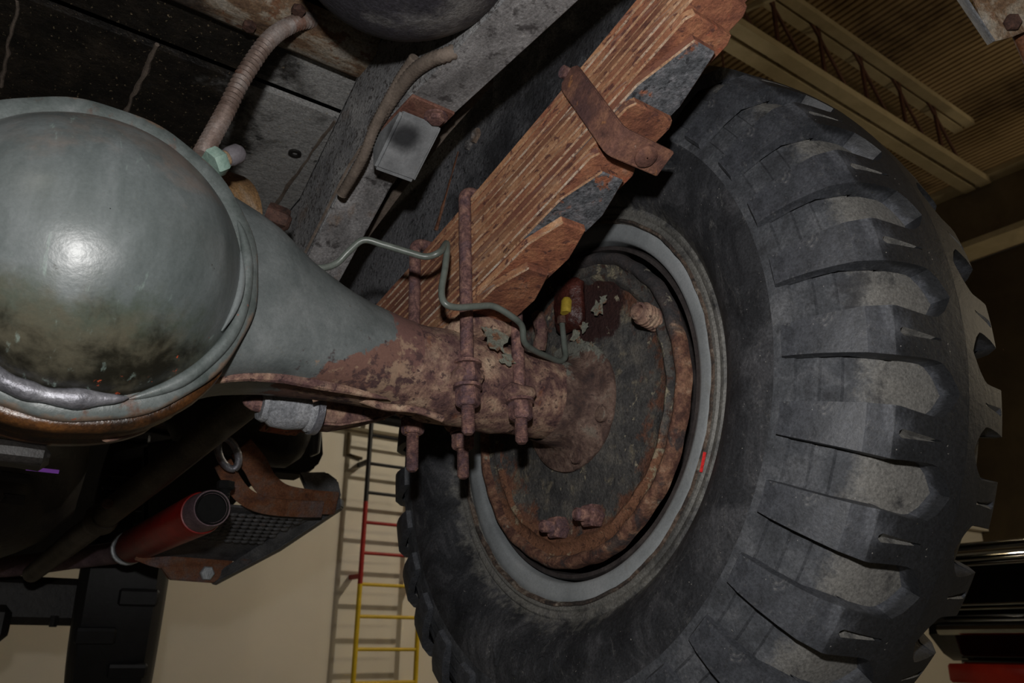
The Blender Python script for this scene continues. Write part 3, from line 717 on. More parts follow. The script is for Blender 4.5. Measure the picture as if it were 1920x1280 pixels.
# breather: mint hexagon, brass neck, grey cap
q = Y(395, 308, -.06); dd = Vector((.55, .0, .5)).normalized()
g = G(); g.hexa(q, dd, .017, .016); bo = g.build('breather_base', 'mint_paint', axle)
g = G(); g.lathe([(.012, .009), (.024, .009)], q, dd, 16, cap=(True, True)); adopt_part(g.build('breather_neck', 'brown_iron'), bo)
g = G(); g.lathe([(.022, .010), (.026, .0115), (.038, .0115), (.043, .008), (.044, .001)], q, dd, 20, cap=(True, True)); adopt_part(g.build('breather_cap', 'grey_cap'), bo)
# spring pad: saddle round the tube with ears for the clamp bolts
SL = -.25
NV = Vector((0, .2425, .9701)); TV = Vector((0, -.9701, .2425))
g = G(); g.lathe([(-.255, .0605), (-.247, .0625), (-.232, .0635), (-.215, .064), (-.19, .0632), (-.172, .0625), (-.158, .0632), (-.135, .064), (-.118, .0632), (-.108, .0605)], (0, 0, .002), AX, 64)
g.build('spring_saddle', 'axle_rust', axle, smooth=50, rough=(0, .002, 50))

# ------------------------------------------------------------------ leaf spring
LX0, LX1 = -.212, -.145; LC = (LX0 + LX1) / 2; LH = (LX1 - LX0) / 2; LT = .0135
def ztop(u): return .243 - .25 * u + .06 * (u + .09) ** 2
def spt(u, d, x):
    b = Vector((x, u, ztop(u))); tn = Vector((0, 1, -.25 + .12 * (u + .09))).normalized(); nn = Vector((0, -tn.z, tn.y))
    return b - nn * d
spring = thing('leaf_spring', (LC, 0, .066), 'thick rusty orange leaf spring stack over the axle', 'leaf spring')
tips = [-.80, -.76, -.70, -.62, -.55, -.490, -.466, -.452, -.375, -.314, -.306, -.235, -.165]
tap = {7: (.068, .50), 10: (.055, .52), 11: (.05, .55), 12: (.05, .5)}
for k in range(13):
    d0 = k * LT; d1 = d0 + LT - .0014
    un = tips[k] + .2425 * d1; uf = -tips[k] * .9 + .05
    tl, tw = tap.get(k, (.010, .86))
    us = [uf - (uf - (un + tl)) * i / 22 for i in range(23)] + [un + tl * .5, un + .0015, un]
    ws = [1] * 23 + [1 - (1 - tw) * .5, tw, tw * .97]
    xo = random.uniform(-.0012, .0012); g = G(); rings = []
    ch = .0018
    for u, q in zip(us, ws):
        h = LH * q
        end = (u == un); e = .002 if end else 0
        xs = [(-h, d0 + ch), (-h + ch, d0 + e), (h - ch, d0 + e), (h, d0 + ch), (h, d1 - ch), (h - ch, d1 - e), (-h + ch, d1 - e), (-h, d1 - ch)]
        rings.append([spt(u, d, LC + xo + x) for x, d in xs])
    g.loft(rings)
    for i, f in enumerate(g.f):
        if len(f) == 4 and i % 8 in (0, 6): g.mi[i] = 2
        elif len(f) == 4 and i % 8 == 5: g.mi[i] = 3
        elif len(f) == 8: g.mi[i] = 3
    if k in (7, 10):
        for i, f in enumerate(g.f):
            if len(f) == 4:
                j = (i % 8)
                if j == 5 and (i // 8) >= 19: g.mi[i] = 1
    g.build('leaf', ['leaf_rust', 'leaf_paint', 'leaf_edge', 'leaf_under'], spring, smooth=25)
# rebound clip: strap up the inboard face, plate under the stack, rivet, bolt on top
tc = G(); th = .006
pA = X(1062, 140, LX0 - th); pB = X(1150, 262, LX0 - th)
dv = (pB - pA).normalized(); wv = Vector((1, 0, 0)).cross(dv).normalized(); hw = .0175
rings = []
def strap_ring(p, w_, tdir): return [p - wv * w_, p + wv * w_, p + wv * w_ + tdir * th, p - wv * w_ + tdir * th]
xx = Vector((1, 0, 0)); nn = dv
pts = [(pA, xx), (pA + dv * .008, xx), (pB - dv * .006, xx), (pB + dv * .001 + xx * .003, (xx - dv).normalized()), (pB + dv * .004 + xx * .010, -dv), (pB + dv * .004 + xx * .078, -dv)]
ws = [.012, hw, hw, hw, hw, hw * .95]
g = G(); g.loft([strap_ring(p, w_, t_) for (p, t_), w_ in zip(pts, ws)])
clip = g.build('rebound_clip', 'clip_rust', spring, smooth=30, bevel=.0012)
q = pB + xx * .046 + dv * .004; g = G(); g.lathe([(0, .0135), (.003, .0135), (.005, .011), (.0055, .001)], q, dv, 24); adopt_part(g.build('rivet', 'clip_rust'), clip)
q = pA + dv * .0 - wv * .0; g = G(); g.tube([q - dv * .006 - xx * .004, q - dv * .006 + xx * .075], .008, 12); adopt_part(g.build('clip_bolt', 'bolt_rust'), clip)

# ------------------------------------------------------------------ U-bolts, square to the spring
UV = Vector((0, .078, .997))
def u_bolt(name, p_in, p_out, t_lo, top, label, nuts, r=.0088):
    t = thing(name, p_in + UV * t_lo, label, 'u-bolt', 'u-bolts clamping the spring')
    a = p_in; b = p_out; R = .014
    path = [a + UV * (t_lo + .05)] + [a + UV * (top - R)]
    wdt = (b - a); xd = Vector((1, 0, 0)); W = abs(b.x - a.x)
    for i in range(1, 9):
        q = math.pi / 2 * i / 8; path.append(a + UV * (top - R + R * math.sin(q)) + xd * (R - R * math.cos(q)))
    for i in range(0, 9):
        q = math.pi / 2 * i / 8; path.append(a + UV * (top - R + R * math.cos(q)) + xd * (W - R + R * math.sin(q)))
    path.append(a + xd * W + UV * (t_lo + .05))
    g = G(); g.tube(path, r, 14, cap=True); g.build('rod', 'bolt_rust', t, smooth=60, rough=(0, .0006, 90))
    for s, base in ((0, a), (1, a + xd * W)):
        g = G(); g.thread(base + UV * (t_lo + .055), base + UV * t_lo, r * 1.0, .0023); g.build('threaded_end', 'bolt_rust', t, smooth=30)
        for h in nuts[s]:
            g = G(); g.hexa(base + UV * h, -UV, .0165, .024); g.build('nut', 'bolt_rust', t, smooth=25, bevel=.001)
            g = G(); g.lathe([(0, .009), (0, .0185), (.004, .0185), (.004, .009)], base + UV * h, UV, 24); g.build('washer', 'bolt_rust', t)
    return t
NI = Vector((-.2185, -.0690, -.040)); NO = Vector((-.1368, -.0690, -.040))
FI = Vector((-.2205, .069, -.0545)); FO = Vector((-.139, .069, -.0545))
u_bolt('u_bolt', NI, NO, -.052, .307, 'rusty u-bolt on the camera side of the axle, long bare leg over the leaves', [[.040, .008], [.004]])
u_bolt('u_bolt', FI, FO, -.062, .297, 'rusty u-bolt behind the axle tube, threaded ends hanging below it', [[.014], [.004]])
# clamp ears (part of the axle pad)
for c, h in ((NI, .022), (NO, .016), (FI, .026), (FO, .016)):
    Rm = Matrix((Vector((1, 0, 0)), -TV, NV)).transposed()
    yy = .02 if c.y < 0 else -.02
    g = G(); g.box(c + NV * (h + .002) - TV * yy, .044, .070, .018, Rm, ch=.005); g.build('clamp_ear', 'axle_rust', axle, smooth=60, rough=(2, .002, 60))
# top plate of the pad between tube and spring
Rm = Matrix((Vector((1, 0, 0)), -TV, NV)).transposed()
g = G(); g.box(Vector((LC, .014, .056)), .082, .15, .022, Rm, ch=.004); g.build('spring_pad', 'axle_rust', axle, smooth=60, rough=(2, .002, 50))
for px, py, s, yy in ((935, 640, .020, -.071), (952, 672, .016, -.070), (915, 622, .012, -.070)):
    c = Y(px, py, yy); g = G(); g.prism(ragged(c, Vector((.8, 0, .1)), Vector((0, .25, 1)), s, 17), (0, .0014, 0)); g.build('paint_flake', 'flake_paint', axle, smooth=20)

# ------------------------------------------------------------------ brake line
nodes = [Y(470, 425, .03), Y(500, 455, 0), Y(550, 488, -.02), Y(595, 502, -.03), Y(630, 494, -.035), Y(655, 470, -.045), Y(682, 450, -.055), Y(720, 459, -.065), Y(770, 474, -.08), Y(800, 481, -.09),
         Y(825, 472, -.10), Y(837, 456, -.085), Y(838, 470, -.095), Y(835, 500, -.10), Y(828, 545, -.105), Y(834, 568, -.11), Y(855, 576, -.112), Y(895, 574, -.112), Y(925, 574, -.11), Y(955, 590, -.108),
         Y(978, 610, -.10), Y(983, 640, -.09), Y(1000, 656, -.075), Y(1030, 670, -.055), Y(1050, 677, -.045), Y(1060, 668, -.04)]
e = X(1054, 606, -.018)
nodes += [nodes[-1].lerp(e, .35), nodes[-1].lerp(e, .7), e]
g = G(); g.tube(smooth_path(nodes, 8), .0043, 12)
tag(g.build('brake_line', 'olive_line', smooth=80), 'bent grey-green brake pipe running from axle to wheel', 'brake pipe')
# rusty cable under the axle and shock mount with dusty bush
pts = [Y(585, 748, .03), Y(620, 740, .02), Y(670, 747, 0), Y(720, 762, -.03), Y(780, 768, -.05), Y(830, 785, -.055)]
g = G(); g.tube(smooth_path(pts, 6), .0048, 10); tag(g.build('brake_cable', 'axle_rust', smooth=80), 'thin rusty cable along the underside of the axle', 'cable')
sh = thing('damper_mount', Y(600, 790, .09), 'rusty damper bracket with dusty grey rubber bush under the axle', 'bracket')
a = Y(588, 768, .09); b = Y(478, 755, .09); dd = (b - a).normalized(); Lb = (b - a).length
g = G(); g.lathe([(0, .012), (.001, .029), (.008, .030), (.012, .026), (.016, .028), (Lb * .45, .030), (Lb * .72, .028), (Lb * .8, .022), (Lb * .86, .024), (Lb * .92, .021), (Lb * .93, .004)], a, dd, 28); g.build('bush', 'dusty_grey', sh, smooth=50, rough=(0, .0015, 60))
g = G(); g.lathe([(Lb * .9, .012), (Lb * 1.05, .010), (Lb * 1.16, .005), (Lb * 1.2, .001)], a, dd, 14); g.build('pin', 'bolt_rust', sh)
g = G(); g.lathe([(-.004, .033), (.004, .033), (.005, .028)], a, dd, 28, cap=(True, False)); g.build('clamp_ring', 'bare_metal', sh)
pts = [Y(590, 745, .085), Y(640, 742, .085), Y(700, 758, .085), Y(748, 774, .085), Y(700, 787, .085), Y(640, 797, .085), Y(592, 794, .085)]
g = G(); g.prism(pts, (0, .05, 0)); g.build('arm', 'axle_rust', sh, smooth=30, bevel=.003)

# ------------------------------------------------------------------ truck frame rail over the axle
rail = thing('frame_rail', (-.30, 0, .2), 'grey truck frame rail arching over the axle', 'frame rail')
RX0, RX1 = -.337, -.268
def zb(y): return ramp1(y, [(-1.2, .330), (-.4, .338), (-.06, .346), (.02, .340), (.09, .322), (.30, .205), (.5, .195), (2.0, .195)])
ys = [-1.15, -.8, -.6, -.45, -.3, -.2, -.1, -.06, -.02, .02, .05, .09, .14, .2, .26, .3, .36, .5, .9, 1.35]
g = G(); g.loft([[(RX0, y, zb(y)), (RX1, y, zb(y)), (RX1, y, zb(y) + .006), (RX0 + .006, y, zb(y) + .006)] for y in ys]); g.build('bottom_flange', 'frame_flange', rail, smooth=40, bevel=.002)
g = G(); g.loft([[(RX0, y, zb(y) + .001), (RX0 + .006, y, zb(y) + .001), (RX0 + .006, y, zb(y) + .175), (RX0, y, zb(y) + .175)] for y in ys]); g.build('web', 'frame_grey', rail, smooth=40, bevel=.0015)
g = G(); g.loft([[(RX0, y, zb(y) + .17), (RX1, y, zb(y) + .17), (RX1, y, zb(y) + .176), (RX0, y, zb(y) + .176)] for y in ys]); g.build('top_flange', 'frame_grey', rail, smooth=40)
pts = [(-.338, y, zb(y) + .012) for y in [.05 + .02 * i for i in range(14)]]
g = G(); g.tube(pts, .0025, 6); g.build('edge_weld', 'loom_tan', rail)
# tan outer strip beside the rail
g = G(); g.loft([[(-.235, y, z), (-.222, y, z), (-.222, y, z + .02), (-.235, y, z + .02)] for y, z in [(-.12, .40), (0, .385), (.12, .36), (.25, .325), (.4, .28), (.6, .235)]]); g.build('outer_strip', 'loom_tan', rail, bevel=.001)
# bump stop
bs = thing('bump_stop', (-.305, -.045, .30), 'grey rubber bump stop block bolted under the frame rail', 'bump stop')
cx, cy = -.3035, -.045
def rect(cx, cy, hx, hy, z, k=.008): return [(cx - hx + k, cy - hy, z), (cx + hx - k, cy - hy, z), (cx + hx, cy - hy + k, z), (cx + hx, cy + hy - k, z), (cx + hx - k, cy + hy, z), (cx - hx + k, cy + hy, z), (cx - hx, cy + hy - k, z), (cx - hx, cy - hy + k, z)]
x0, x1 = -.336, -.272
g = G(); g.prism([(x0, -.068, .343), (x0, -.066, .333), (x0, .004, .285), (x0, .012, .288), (x0, .022, .343)], (x1 - x0, 0, 0)); g.build('block', 'bump_rubber', bs, smooth=30, bevel=.004)
g = G(); g.box((cx, cy + .008, .3435), .066, .125, .005, ch=.001); pl = g.build('plate', 'red_oxide', bs)
q = Vector((cx + .014, cy - .036, .341)); g = G(); g.hexa(q, (0, 0, -1), .0125, .009); adopt_part(g.build('bolt', 'bolt_rust'), pl)
g = G(); g.lathe([(0, .008), (0, .0165), (.003, .0165), (.003, .008)], q, (0, 0, -1), 20); adopt_part(g.build('washer', 'bolt_rust'), pl)
# wiring looms lying along the web
def ribbed(path, r, pitch, amp):
    P = smooth_path(path, 24); out = [P[0]]; acc = 0
    for a, b in zip(P, P[1:]):
        L = (b - a).length; s = 0
        while acc + (L - s) >= pitch / 2:
            s += pitch / 2 - acc; out.append(a.lerp(b, s / L)); acc = 0
        acc += L - s
    return out, [r * (1 + (amp if i % 2 else -amp)) for i in range(len(out))]
P_, r_ = ribbed([X(778, 108, -.352), X(750, 150, -.352), X(722, 200, -.352), X(700, 245, -.350), X(678, 300, -.348), X(640, 365, -.346)], .0075, .005, .08)
g = G(); g.tube(P_, r_, 12); tag(g.build('wiring_loom', 'loom_tan', smooth=60), 'slim ribbed brown loom on the frame web', 'loom', 'looms on the frame rail')
P_, r_ = ribbed([X(862, 92, -.325), X(838, 102, -.338), X(805, 114, -.346), X(772, 138, -.348), X(742, 176, -.348), X(716, 216, -.347), X(700, 245, -.340)], .0090, .007, .08)
g = G(); g.tube(P_, r_, 14); tag(g.build('wiring_loom', 'loom_tan', smooth=60), 'thick dusty tan loom beside the frame rail edge', 'loom', 'looms on the frame rail')

# ------------------------------------------------------------------ load bed above
bed = thing('truck_bed', (-.6, .4, .52), 'dark tar-coated load bed floor with rusty cross sill', 'truck bed')
BZ = .522
gap = (Z(118, 0, BZ).y + Z(640, 222, BZ).y) / 2
g = G(); g.box((-.72, gap + .016 + .8, BZ + .006), 1.0, 1.6, .012); g.build('floor_plate', 'bed_tar', bed)
g = G(); g.box((-.72, gap - .055 - .010, BZ + .006), 1.0, .11, .012); g.build('floor_plate', 'bed_tar', bed)
g = G(); g.box((-.72, gap - .3, BZ + .05), 1.0, 1.5, .012); g.build('upper_floor', 'soot_black', bed)  # black sheet above the plate gap, painted as its shade
sy = gap - .115
g = G(); prof = [(sy, BZ), (sy - .012, BZ - .022), (sy - .028, BZ - .030), (sy - .075, BZ - .030), (sy - .09, BZ - .022), (sy - .10, BZ)]
g.loft([[(x, y, z) for y, z in prof] for x in (-1.22, -.9, -.6, -.22)], closed=True); g.build('cross_sill', 'sill_rust', bed, smooth=50)
for px, py in ((468, 45), (560, 15)):
    q = Z(px, py, BZ - .031); g = G(); g.hexa(q, (0, 0, -1), .010, .009); g.build('sill_bolt', 'dark_rust', bed)
q = Z(553, 286, BZ); g = G(); g.lathe([(0, .012), (-.004, .012), (-.004, .006), (.0, .006)], q, (0, 0, 1), 20); g.build('grommet', 'dark_iron', bed)
# weld seams on the floor
for a, b, r in (((628, 226), (500, 405), .0035), ((296, 84), (232, 215), .004), ((34, 2), (0, 161), .003)):
    p0 = Z(a[0], a[1], BZ); p1 = Z(b[0], b[1], BZ); P_ = [p0.lerp(p1, i / 14) + Vector((random.uniform(-.002, .002), 0, 0)) for i in range(15)]
    g = G(); g.tube(P_, [r * random.uniform(.6, 1.3) for _ in P_], 6); g.build('weld_seam', 'loom_tan', bed)
# wheel house: textured dark panel beyond the spring
wh = thing('wheel_house', (-.1, .2, .3), 'black undercoated wheel house panel beyond the spring', 'panel')
g = G(); nx, nz = 40, 16
for i in range(nx + 1):
    y = -.31 + 1.75 * i / nx
    for k in range(nz + 1):
        z = .30 + .5 * k / nz
        g.v.append((-.095 + .0 * y + .012 * mnoise.noise(Vector((0, y * 3, z * 3))), y, z))
for i in range(nx):
    for k in range(nz): g.face((i * (nz + 1) + k, (i + 1) * (nz + 1) + k, (i + 1) * (nz + 1) + k + 1, i * (nz + 1) + k + 1))
g.build('panel', 'undercoat', wh, smooth=80)
p0 = X(862, 285, -.098); p1 = X(818, 432, -.098); P_ = [p0.lerp(p1, i / 10) for i in range(11)]
g = G(); g.tube(P_, [.004 * random.uniform(.7, 1.3) for _ in P_], 6); g.build('rust_seam', 'bracket_rust', wh)
for px, py, r in ((893, 255, .014), (880, 272, .010)):
    q = X(px, py, -.099); g = G(); g.lathe([(0, r), (-.005, r * .9), (-.006, r * .5), (.0, r * .45)], q, (1, 0, 0), 20, wob=lambda a: .001 * math.sin(a * 5)); g.build('plug', 'frame_flange', wh)
# ------------------------------------------------------------------ fuel tank
tk = D(772, -165, .90)
g = G()
rings = []
for i in range(33):
    a = math.pi * (i / 32 - .5); c = abs(math.cos(a)) ** .8; s = math.copysign(abs(math.sin(a)) ** .9, math.sin(a))
    rings.append([tk + Vector((.135 * c * math.cos(b), .15 * c * math.sin(b), .115 * s)) for b in [2 * math.pi * k / 48 for k in range(48)]])
g.loft(rings)
fo = thing('fuel_tank', tk - Vector((0, 0, .08)), 'dark rounded tank hanging under the bed', 'tank')
g.build('shell', 'tank_black', fo, smooth=70)
g = G(); g.tube([tk + Vector((-.14, 0, .06)), tk + Vector((-.14, 0, .25))], .006, 8); g.build('hanger', 'dark_iron', fo)
# ------------------------------------------------------------------ armoured vent hose
path = [Y(378, 292, -.02), Y(398, 255, -.01), Y(425, 205, .0), Y(447, 160, .0), Y(470, 122, 0), Y(500, 80, 0), Y(530, 55, .01), Y(565, 40, .02), Y(600, 38, .04)]
P_, r_ = ribbed(path, .0102, .0078, .17)
g = G(); g.tube(P_, r_, 16)
tag(g.build('armoured_hose', 'hose_steel', smooth=20), 'ribbed steel hose rising from the differential to the bed', 'hose')

# ------------------------------------------------------------------ forward underside, seen below the axle
ds = thing('drive_shaft', Y(300, 900, .8), 'long dark shaft running forward below the axle', 'shaft')
a = Y(480, 745, .28); b = Y(60, 1075, 1.5)
g = G(); g.tube([a, a.lerp(b, .3), a.lerp(b, .7), b], [.022, .026, .026, .022], 16); g.build('tube', 'shaft_iron', ds)
g = G(); g.lathe([(0, .028), (.03, .034), (.06, .028)], a.lerp(b, .55), b - a, 20, cap=(True, True)); g.build('collar', 'shaft_iron', ds)
mf = thing('muffler', Y(300, 1000, .9), 'red painted muffler with open black end', 'muffler')
m0 = Y(398, 952, .6); m1 = Vector((m0.x, 1.25, m0.z - .012)); md = (m1 - m0).normalized(); mL = (m1 - m0).length
g = G(); g.lathe([(.06, .033), (.062, .038), (.07, .040), (mL - .03, .040), (mL, .030)], m0, md, 32); g.build('body', 'muffler_red', mf, smooth=40)
g = G(); g.lathe([(.001, .026), (0, .032), (.015, .034), (.062, .036)], m0, md, 32); g.build('sleeve', 'muffler_pipe', mf, smooth=40)
g = G(); g.lathe([(.012, .0005), (.012, .031), (0, .030), (-.004, .027), (.008, .026)], m0, md, 32); g.build('open_end', 'soot_black', mf, smooth=40)
pp = [m1 - md * .02, m1 + md * .12, m1 + md * .3 + Vector((-.06, 0, -.0)), m1 + md * .5 + Vector((-.25, 0, -.02)), m1 + md * .55 + Vector((-.6, 0, -.03))]
g = G(); g.tube(smooth_path(pp, 6), .028, 16); g.build('pipe', 'muffler_pipe', mf, smooth=60)
q = m1 + md * .03; g = G(); g.tube([q + Vector((math.cos(t) * .036, 0, math.sin(t) * .036)) for t in [6.283 * k / 20 for k in range(21)]], .005, 8); g.build('clamp', 'zinc', mf)
# step bracket: two bowed plates, perforated tread plate, edge rail
sb = thing('step_bracket', Y(500, 1000, .9), 'rusty bowed step bracket with perforated tread plate', 'bracket')
def sweep(pxs, y0, y1, wpx, thick, name, mt):
    """bowed strip: centre line pixels, depth from y0 to y1, own width"""
    n_ = len(pxs); C = [Y(px, py, y0 + (y1 - y0) * i / (n_ - 1)) for i, (px, py) in enumerate(pxs)]
    C = smooth_path(C, 5); g = G(); rings = []
    for i, p in enumerate(C):
        t = (C[min(i + 1, len(C) - 1)] - C[max(i - 1, 0)]).normalized(); wv = Vector((0, .35, -.94)); wv = (wv - t * wv.dot(t)).normalized(); nv = t.cross(wv)
        rings.append([p - wv * wpx, p + wv * wpx, p + wv * wpx + nv * thick, p - wv * wpx + nv * thick])
    g.loft(rings); return g.build(name, mt, sb, smooth=40, bevel=.001)
sweep([(452, 838), (478, 870), (498, 905), (530, 930), (580, 940), (632, 944)], .80, .86, .026, .008, 'bowed_plate', 'bracket_rust')
sweep([(418, 868), (438, 905), (462, 932), (500, 948), (560, 954), (606, 955)], .78, .84, .018, .008, 'bowed_plate', 'bracket_rust')
tp = [Y(430, 950, .84), Y(600, 962, .88), Y(440, 1052, 1.10), Y(262, 1040, 1.10)]
g = G(); nu, nv_ = 16, 12
nrm = (tp[1] - tp[0]).cross(tp[3] - tp[0]).normalized()
g.prism([tp[0], tp[1], tp[2], tp[3]], nrm * .006); tpl = g.build('tread_plate', 'bracket_steel', sb)
g = G()
for i in range(9):
    for j in range(8):
        uu = .12 + .8 * i / 9 + (.045 if j % 2 else 0); vv = .08 + .55 * j / 8
        c = tp[0].lerp(tp[1], uu).lerp(tp[3].lerp(tp[2], uu), vv)
        sg = -1 if nrm.dot(CAM - c) < 0 else 1
        e1 = (tp[1] - tp[0]).normalized(); e2 = (tp[3] - tp[0]).normalized()
        g.loft([[c + (e1 * math.cos(t) * .011 + e2 * math.sin(t) * .008) + nrm * sg * .006 for t in [6.283 * k / 8 for k in range(8)]],
                [c + (e1 * math.cos(t) * .006 + e2 * math.sin(t) * .004) + nrm * sg * .010 for t in [6.283 * k / 8 for k in range(8)]]])
o = g.build('raised_dots', 'bracket_steel'); adopt_part(o, tpl); o['kind'] = 'stuff'
ra = Y(636, 946, .88); rb = Y(388, 1092, 1.12)
pl_ = [Y(596, 950, .88), Y(640, 932, .88), Y(640, 950, .88), Y(520, 1030, 1.0), Y(395, 1096, 1.12), Y(400, 1076, 1.12)]
g = G(); g.prism(pl_, (.02, .03, .0)); g.build('edge_rail', 'bracket_steel', sb, bevel=.003)
pl_ = [Y(560, 885, .9), Y(612, 884, .9), Y(634, 900, .9), Y(640, 930, .9), Y(620, 955, .9), Y(590, 952, .9)]
g = G(); g.prism(pl_, (.02, .05, .0)); g.build('end_gusset', 'bracket_steel', sb, bevel=.004)
sweep([(262, 1032), (300, 1046), (360, 1052), (436, 1054)], 1.10, 1.10, .022, .008, 'lower_plate', 'bracket_rust')
pl_ = [Y(302, 1062, 1.10), Y(436, 1060, 1.10), Y(402, 1092, 1.10), Y(320, 1086, 1.10)]
g = G(); g.prism(pl_, (0, .02, 0)); lp = g.build('lower_gusset', 'bracket_rust', sb, bevel=.002)
q = Y(387, 1074, 1.095); g = G(); g.hexa(q, (0, -1, -.1), .017, .012); g.build('bolt', 'zinc', sb, smooth=25)
# tow eye and clamp
q = Y(428, 850, .74); ex = Vector((.55, .3, -.75)).normalized(); ey = Vector((.6, -.2, .35)).normalized()
g = G(); g.tube([q + ex * .034 * math.cos(t) + ey * .017 * math.sin(t) for t in [6.2832 * k / 28 for k in range(29)]], .0075, 10); tag(g.build('tow_eye', 'bare_metal', smooth=60), 'oval steel eye above the red muffler', 'eye ring')
q = Y(424, 902, .70); g = G(); g.hexa(q, (0, 0, -1), .017, .016); g.thread(q + Vector((0, 0, -.014)), q + Vector((0, 0, -.04)), .011, .006)
tag(g.build('hanger_bolt', 'soot_black', smooth=25), 'black hanger bolt above the muffler end', 'bolt')
# black air tank, gearbox and cross beam farther forward
at_ = thing('air_tank', Y(540, 830, 1.0), 'black cylindrical air tank behind the damper bush', 'tank')
a = Y(560, 810, 1.05); g = G()
g.lathe([(0, .001), (.004, .06), (.03, .088), (.06, .094), (.3, .094), (.34, .05), (.342, .001)], a + Vector((.02, 0, -.01)), (-1, .06, .15), 40); g.build('shell', 'dark_iron', at_, smooth=50)
a2 = Y(604, 815, 1.0); g = G(); g.box(a2 + Vector((.0, .04, .02)), .012, .05, .13, ch=.004); g.build('strap', 'zinc', at_)
cm = thing('underfloor_box', Y(450, 960, 1.3), 'black boxed underfloor member behind the step bracket', 'member')
g = G(); g.prism([Y(px, py, 1.3) for px, py in ((270, 830), (603, 770), (607, 850), (596, 874), (566, 888), (520, 884), (480, 900), (420, 965), (330, 1015), (270, 1015))], (.02, .12, 0)); g.build('shell', 'soot_black', cm, bevel=.01)
gb = thing('gearbox', (-.75, 1.1, -.3), 'black oily gearbox casting at lower left', 'gearbox')
g = G(); c0 = Vector((-.82, 1.2, .02))
g.loft([[c0 + Vector((dx, .30 * math.cos(t) * k, .21 * math.sin(t) * k)) for t in [6.283 * j / 24 for j in range(24)]] for dx, k in ((-.5, .6), (-.45, .9), (-.1, 1), (.2, .95), (.3, .7), (.34, .4))])
g.build('case', 'dark_iron', gb, smooth=50, rough=(1, .008, 9))
for z, px in ((-.02, 0), (-.06, 0)):
    g = G(); P_ = [c0 + Vector((-.5 + .09 * i, -.30 + .006 * math.sin(i), z - .03 - .002 * i)) for i in range(9)]; g.tube(P_, .012, 8); g.build('rib', 'dark_iron', gb)
for k in range(4):
    q = c0 + Vector((-.4 + .19 * k, -.30, -.10)); g = G(); g.hexa(q, (0, -1, -.2), .016, .02); g.build('bolt', 'dark_iron', gb)
q = Y(80, 881, .70); g = G(); g.box(q, .05, .004, .006); tag(g.build('light_strip', 'violet_strip'), 'thin violet light strip low under the differential', 'light strip')
q = Y(202, 943, .8); g = G(); g.lathe([(0, .001), (0, .011), (.006, .009), (.009, .001)], q, (0, -1, -.2), 12); tag(g.build('plug', 'dark_rust'), 'small rusty plug beside the dark shaft', 'plug')
cb = thing('cross_beam', (-.6, 1.9, -.22), 'dark steering axle beam above the pale wall gap', 'beam')
a = Y(-40, 1145, 1.9); b = Y(300, 1140, 1.9)
g = G(); g.box((a + b) / 2 + Vector((0, 0, .02)), (b - a).length, .12, .13, ch=.02); g.build('beam', 'dark_iron', cb)
for px in (100, 190):
    q = Y(px, 1168, 1.80); g = G(); g.hexa(q + Vector((0, 0, .02)), (0, 0, -1), .012, .03); g.build('stud', 'dark_iron', cb)
p0 = Y(25, 1170, 1.85); g = G(); g.box(p0 + Vector((-.06, 0, 0)), .10, .1, .10, ch=.02); g.build('knuckle', 'dark_iron', cb)
# black sheet added to keep the view between bed and beam dark
uf = thing('bulkhead', (-.85, 2.75, -.07), 'black bulkhead added forward of the gearbox', 'bulkhead')
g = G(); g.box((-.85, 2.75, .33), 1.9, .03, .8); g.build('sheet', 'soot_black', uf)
# front wheel, seen tread on
fw = thing('front_wheel', (-.07, 1.95, -.62), 'black tyre standing against the pale wall at lower left', 'wheel')
c = Vector((Y(276, 1200, 1.6).x, 2.0, -.12)); R_ = .46; hw = .105
ta = math.radians(-12); wx = Vector((math.cos(ta), math.sin(ta), 0))
g = G(); pf = [(-hw, R_ * .62), (-hw - .01, R_ * .8), (-hw, R_ * .93), (-hw * .8, R_ * .985), (0, R_), (hw * .8, R_ * .985), (hw, R_ * .93), (hw + .01, R_ * .8), (hw, R_ * .62)]
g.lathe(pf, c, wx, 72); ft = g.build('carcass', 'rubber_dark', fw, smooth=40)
g = G(); g.lathe([(-hw, R_ * .62), (-hw * .6, R_ * .55), (-hw * .3, R_ * .2), (-hw * .3, .001)], c, wx, 48); g.build('rim', 'dark_iron', fw)
g = G()
u_, v_ = perp(wx)
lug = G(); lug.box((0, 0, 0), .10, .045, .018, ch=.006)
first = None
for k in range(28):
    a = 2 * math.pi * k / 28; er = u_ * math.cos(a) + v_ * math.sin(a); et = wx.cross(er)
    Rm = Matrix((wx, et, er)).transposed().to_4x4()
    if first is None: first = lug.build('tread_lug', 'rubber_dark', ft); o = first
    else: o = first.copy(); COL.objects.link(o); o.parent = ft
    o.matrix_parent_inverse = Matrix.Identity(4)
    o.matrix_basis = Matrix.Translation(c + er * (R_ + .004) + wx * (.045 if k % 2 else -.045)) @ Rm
# kingpin leg beside the front wheel
g = G(); a = Y(176, 1150, 1.75); b = Y(166, 1330, 1.75); g.box((a + b) / 2, .10, .1, (a - b).length, ch=.02); tag(g.build('steering_knuckle', 'dark_iron'), 'dark upright knuckle left of the lower tyre', 'knuckle')
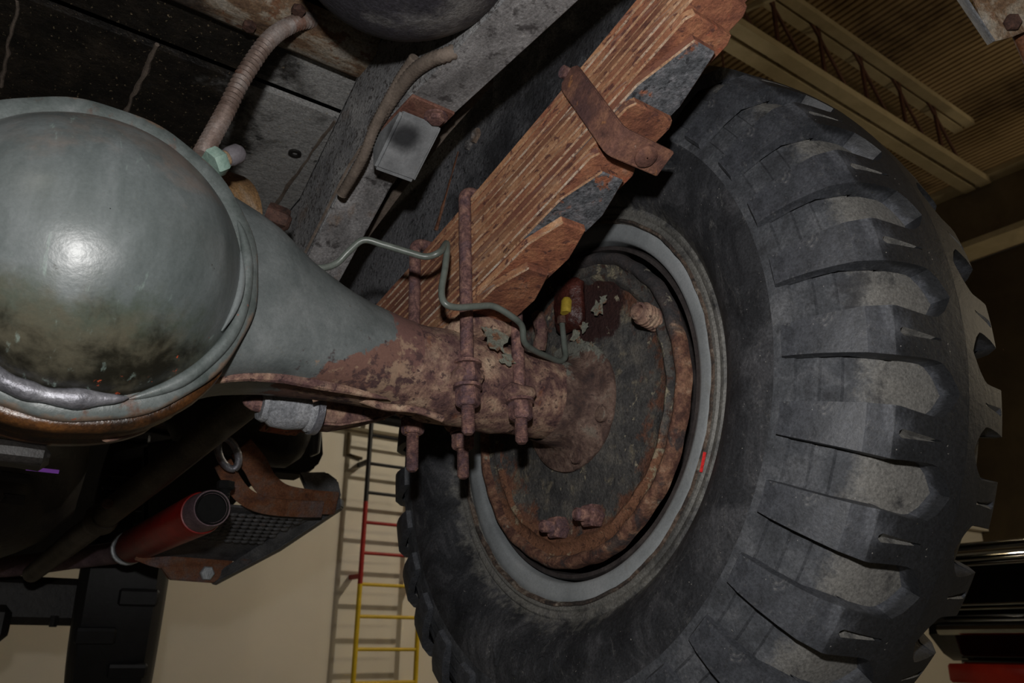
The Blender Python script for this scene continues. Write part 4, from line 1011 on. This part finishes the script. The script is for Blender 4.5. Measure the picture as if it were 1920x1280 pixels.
# ------------------------------------------------------------------ bracket at the top right corner
tb = thing('tail_bracket', D(1860, 40, .95), 'rusty pale bracket plate hanging at the top right corner', 'bracket')
pl_ = [D(a, b, .95) for a, b in ((1812, -30), (1840, 30), (1862, 78), (1900, 68), (1990, 30), (1960, -10), (1880, -40))]
g = G(); g.prism(pl_, FWD * .004); bpz = g.build('plate', 'sill_rust', tb, bevel=.001)
pl_ = [D(a, b, d) for a, b, d in ((1795, -8, .97), (1808, -14, .94), (1866, 76, .94), (1856, 82, .97))]
g = G(); g.prism(pl_, FWD * .005); g.build('toothed_edge', 'dusty_grey', tb)
q = D(1895, 44, .948); g = G(); g.hexa(q, -FWD, .010, .008); g.build('bolt', 'dark_rust', tb)
a = D(1890, -30, .98); b = D(1960, 130, .98); g = G(); g.tube([a, b], .018, 12); g.build('strut', 'bracket_rust', tb)
# ------------------------------------------------------------------ black vehicle on the far lift
vx = 3.2
A = X(1850, 1012, vx); B = X(1850, 1235, vx)
car = thing('parked_vehicle', (vx + .8, A.y, B.z), 'glossy black vehicle with chrome trim at the right edge', 'vehicle')
y0, y1 = X(1740, 1100, vx).y, X(1740, 1100, vx).y - 2.6
def zpx(py): return X(1850, py, vx).z
zt_, zm, zl, zb_ = zpx(1012), zpx(1140), zpx(1180), zpx(1240)
g = G(); prof = [(vx + .10, zt_), (vx + .02, zpx(1040)), (vx, zpx(1060)), (vx - .02, zpx(1135)), (vx + .01, zm), (vx - .05, zpx(1165)), (vx - .06, zpx(1185)), (vx + .04, zpx(1225)), (vx + .12, zb_), (vx + 1.7, zb_), (vx + 1.7, zt_)]
rings = []
for f, s in ((0, .93), (.03, 1), (1, 1)):
    rings.append([(x, y0 + (y1 - y0) * f, (z - zb_) * s + zb_) for x, z in prof])
g.loft(rings); g.build('body', 'car_black', car, smooth=30)
for py, r, dxv in ((1012, .006, .085), (1034, .012, .01), (1048, .005, -.008), (1058, .005, -.012), (1133, .006, -.035), (1141, .006, -.03), (1180, .022, -.06), (1242, .008, .1)):
    z = zpx(py); g = G(); g.tube([(vx + dxv, y0 - .05, z), (vx + dxv, y1, z)], r, 8); g.build('chrome_strip', 'chrome', car)
g = G(); g.box((vx + .08, y0 - .25, zb_ - .05), .25, .4, .08, ch=.01); tag(g.build('tool_cart', 'cart_red'), 'small red cart under the black vehicle', 'cart')
g = G(); g.box((vx + .02, y0 - .55, zb_ - .06), .1, .1, .10, ch=.01); tag(g.build('cart_box', 'amber'), 'amber box beside the small red cart', 'box')
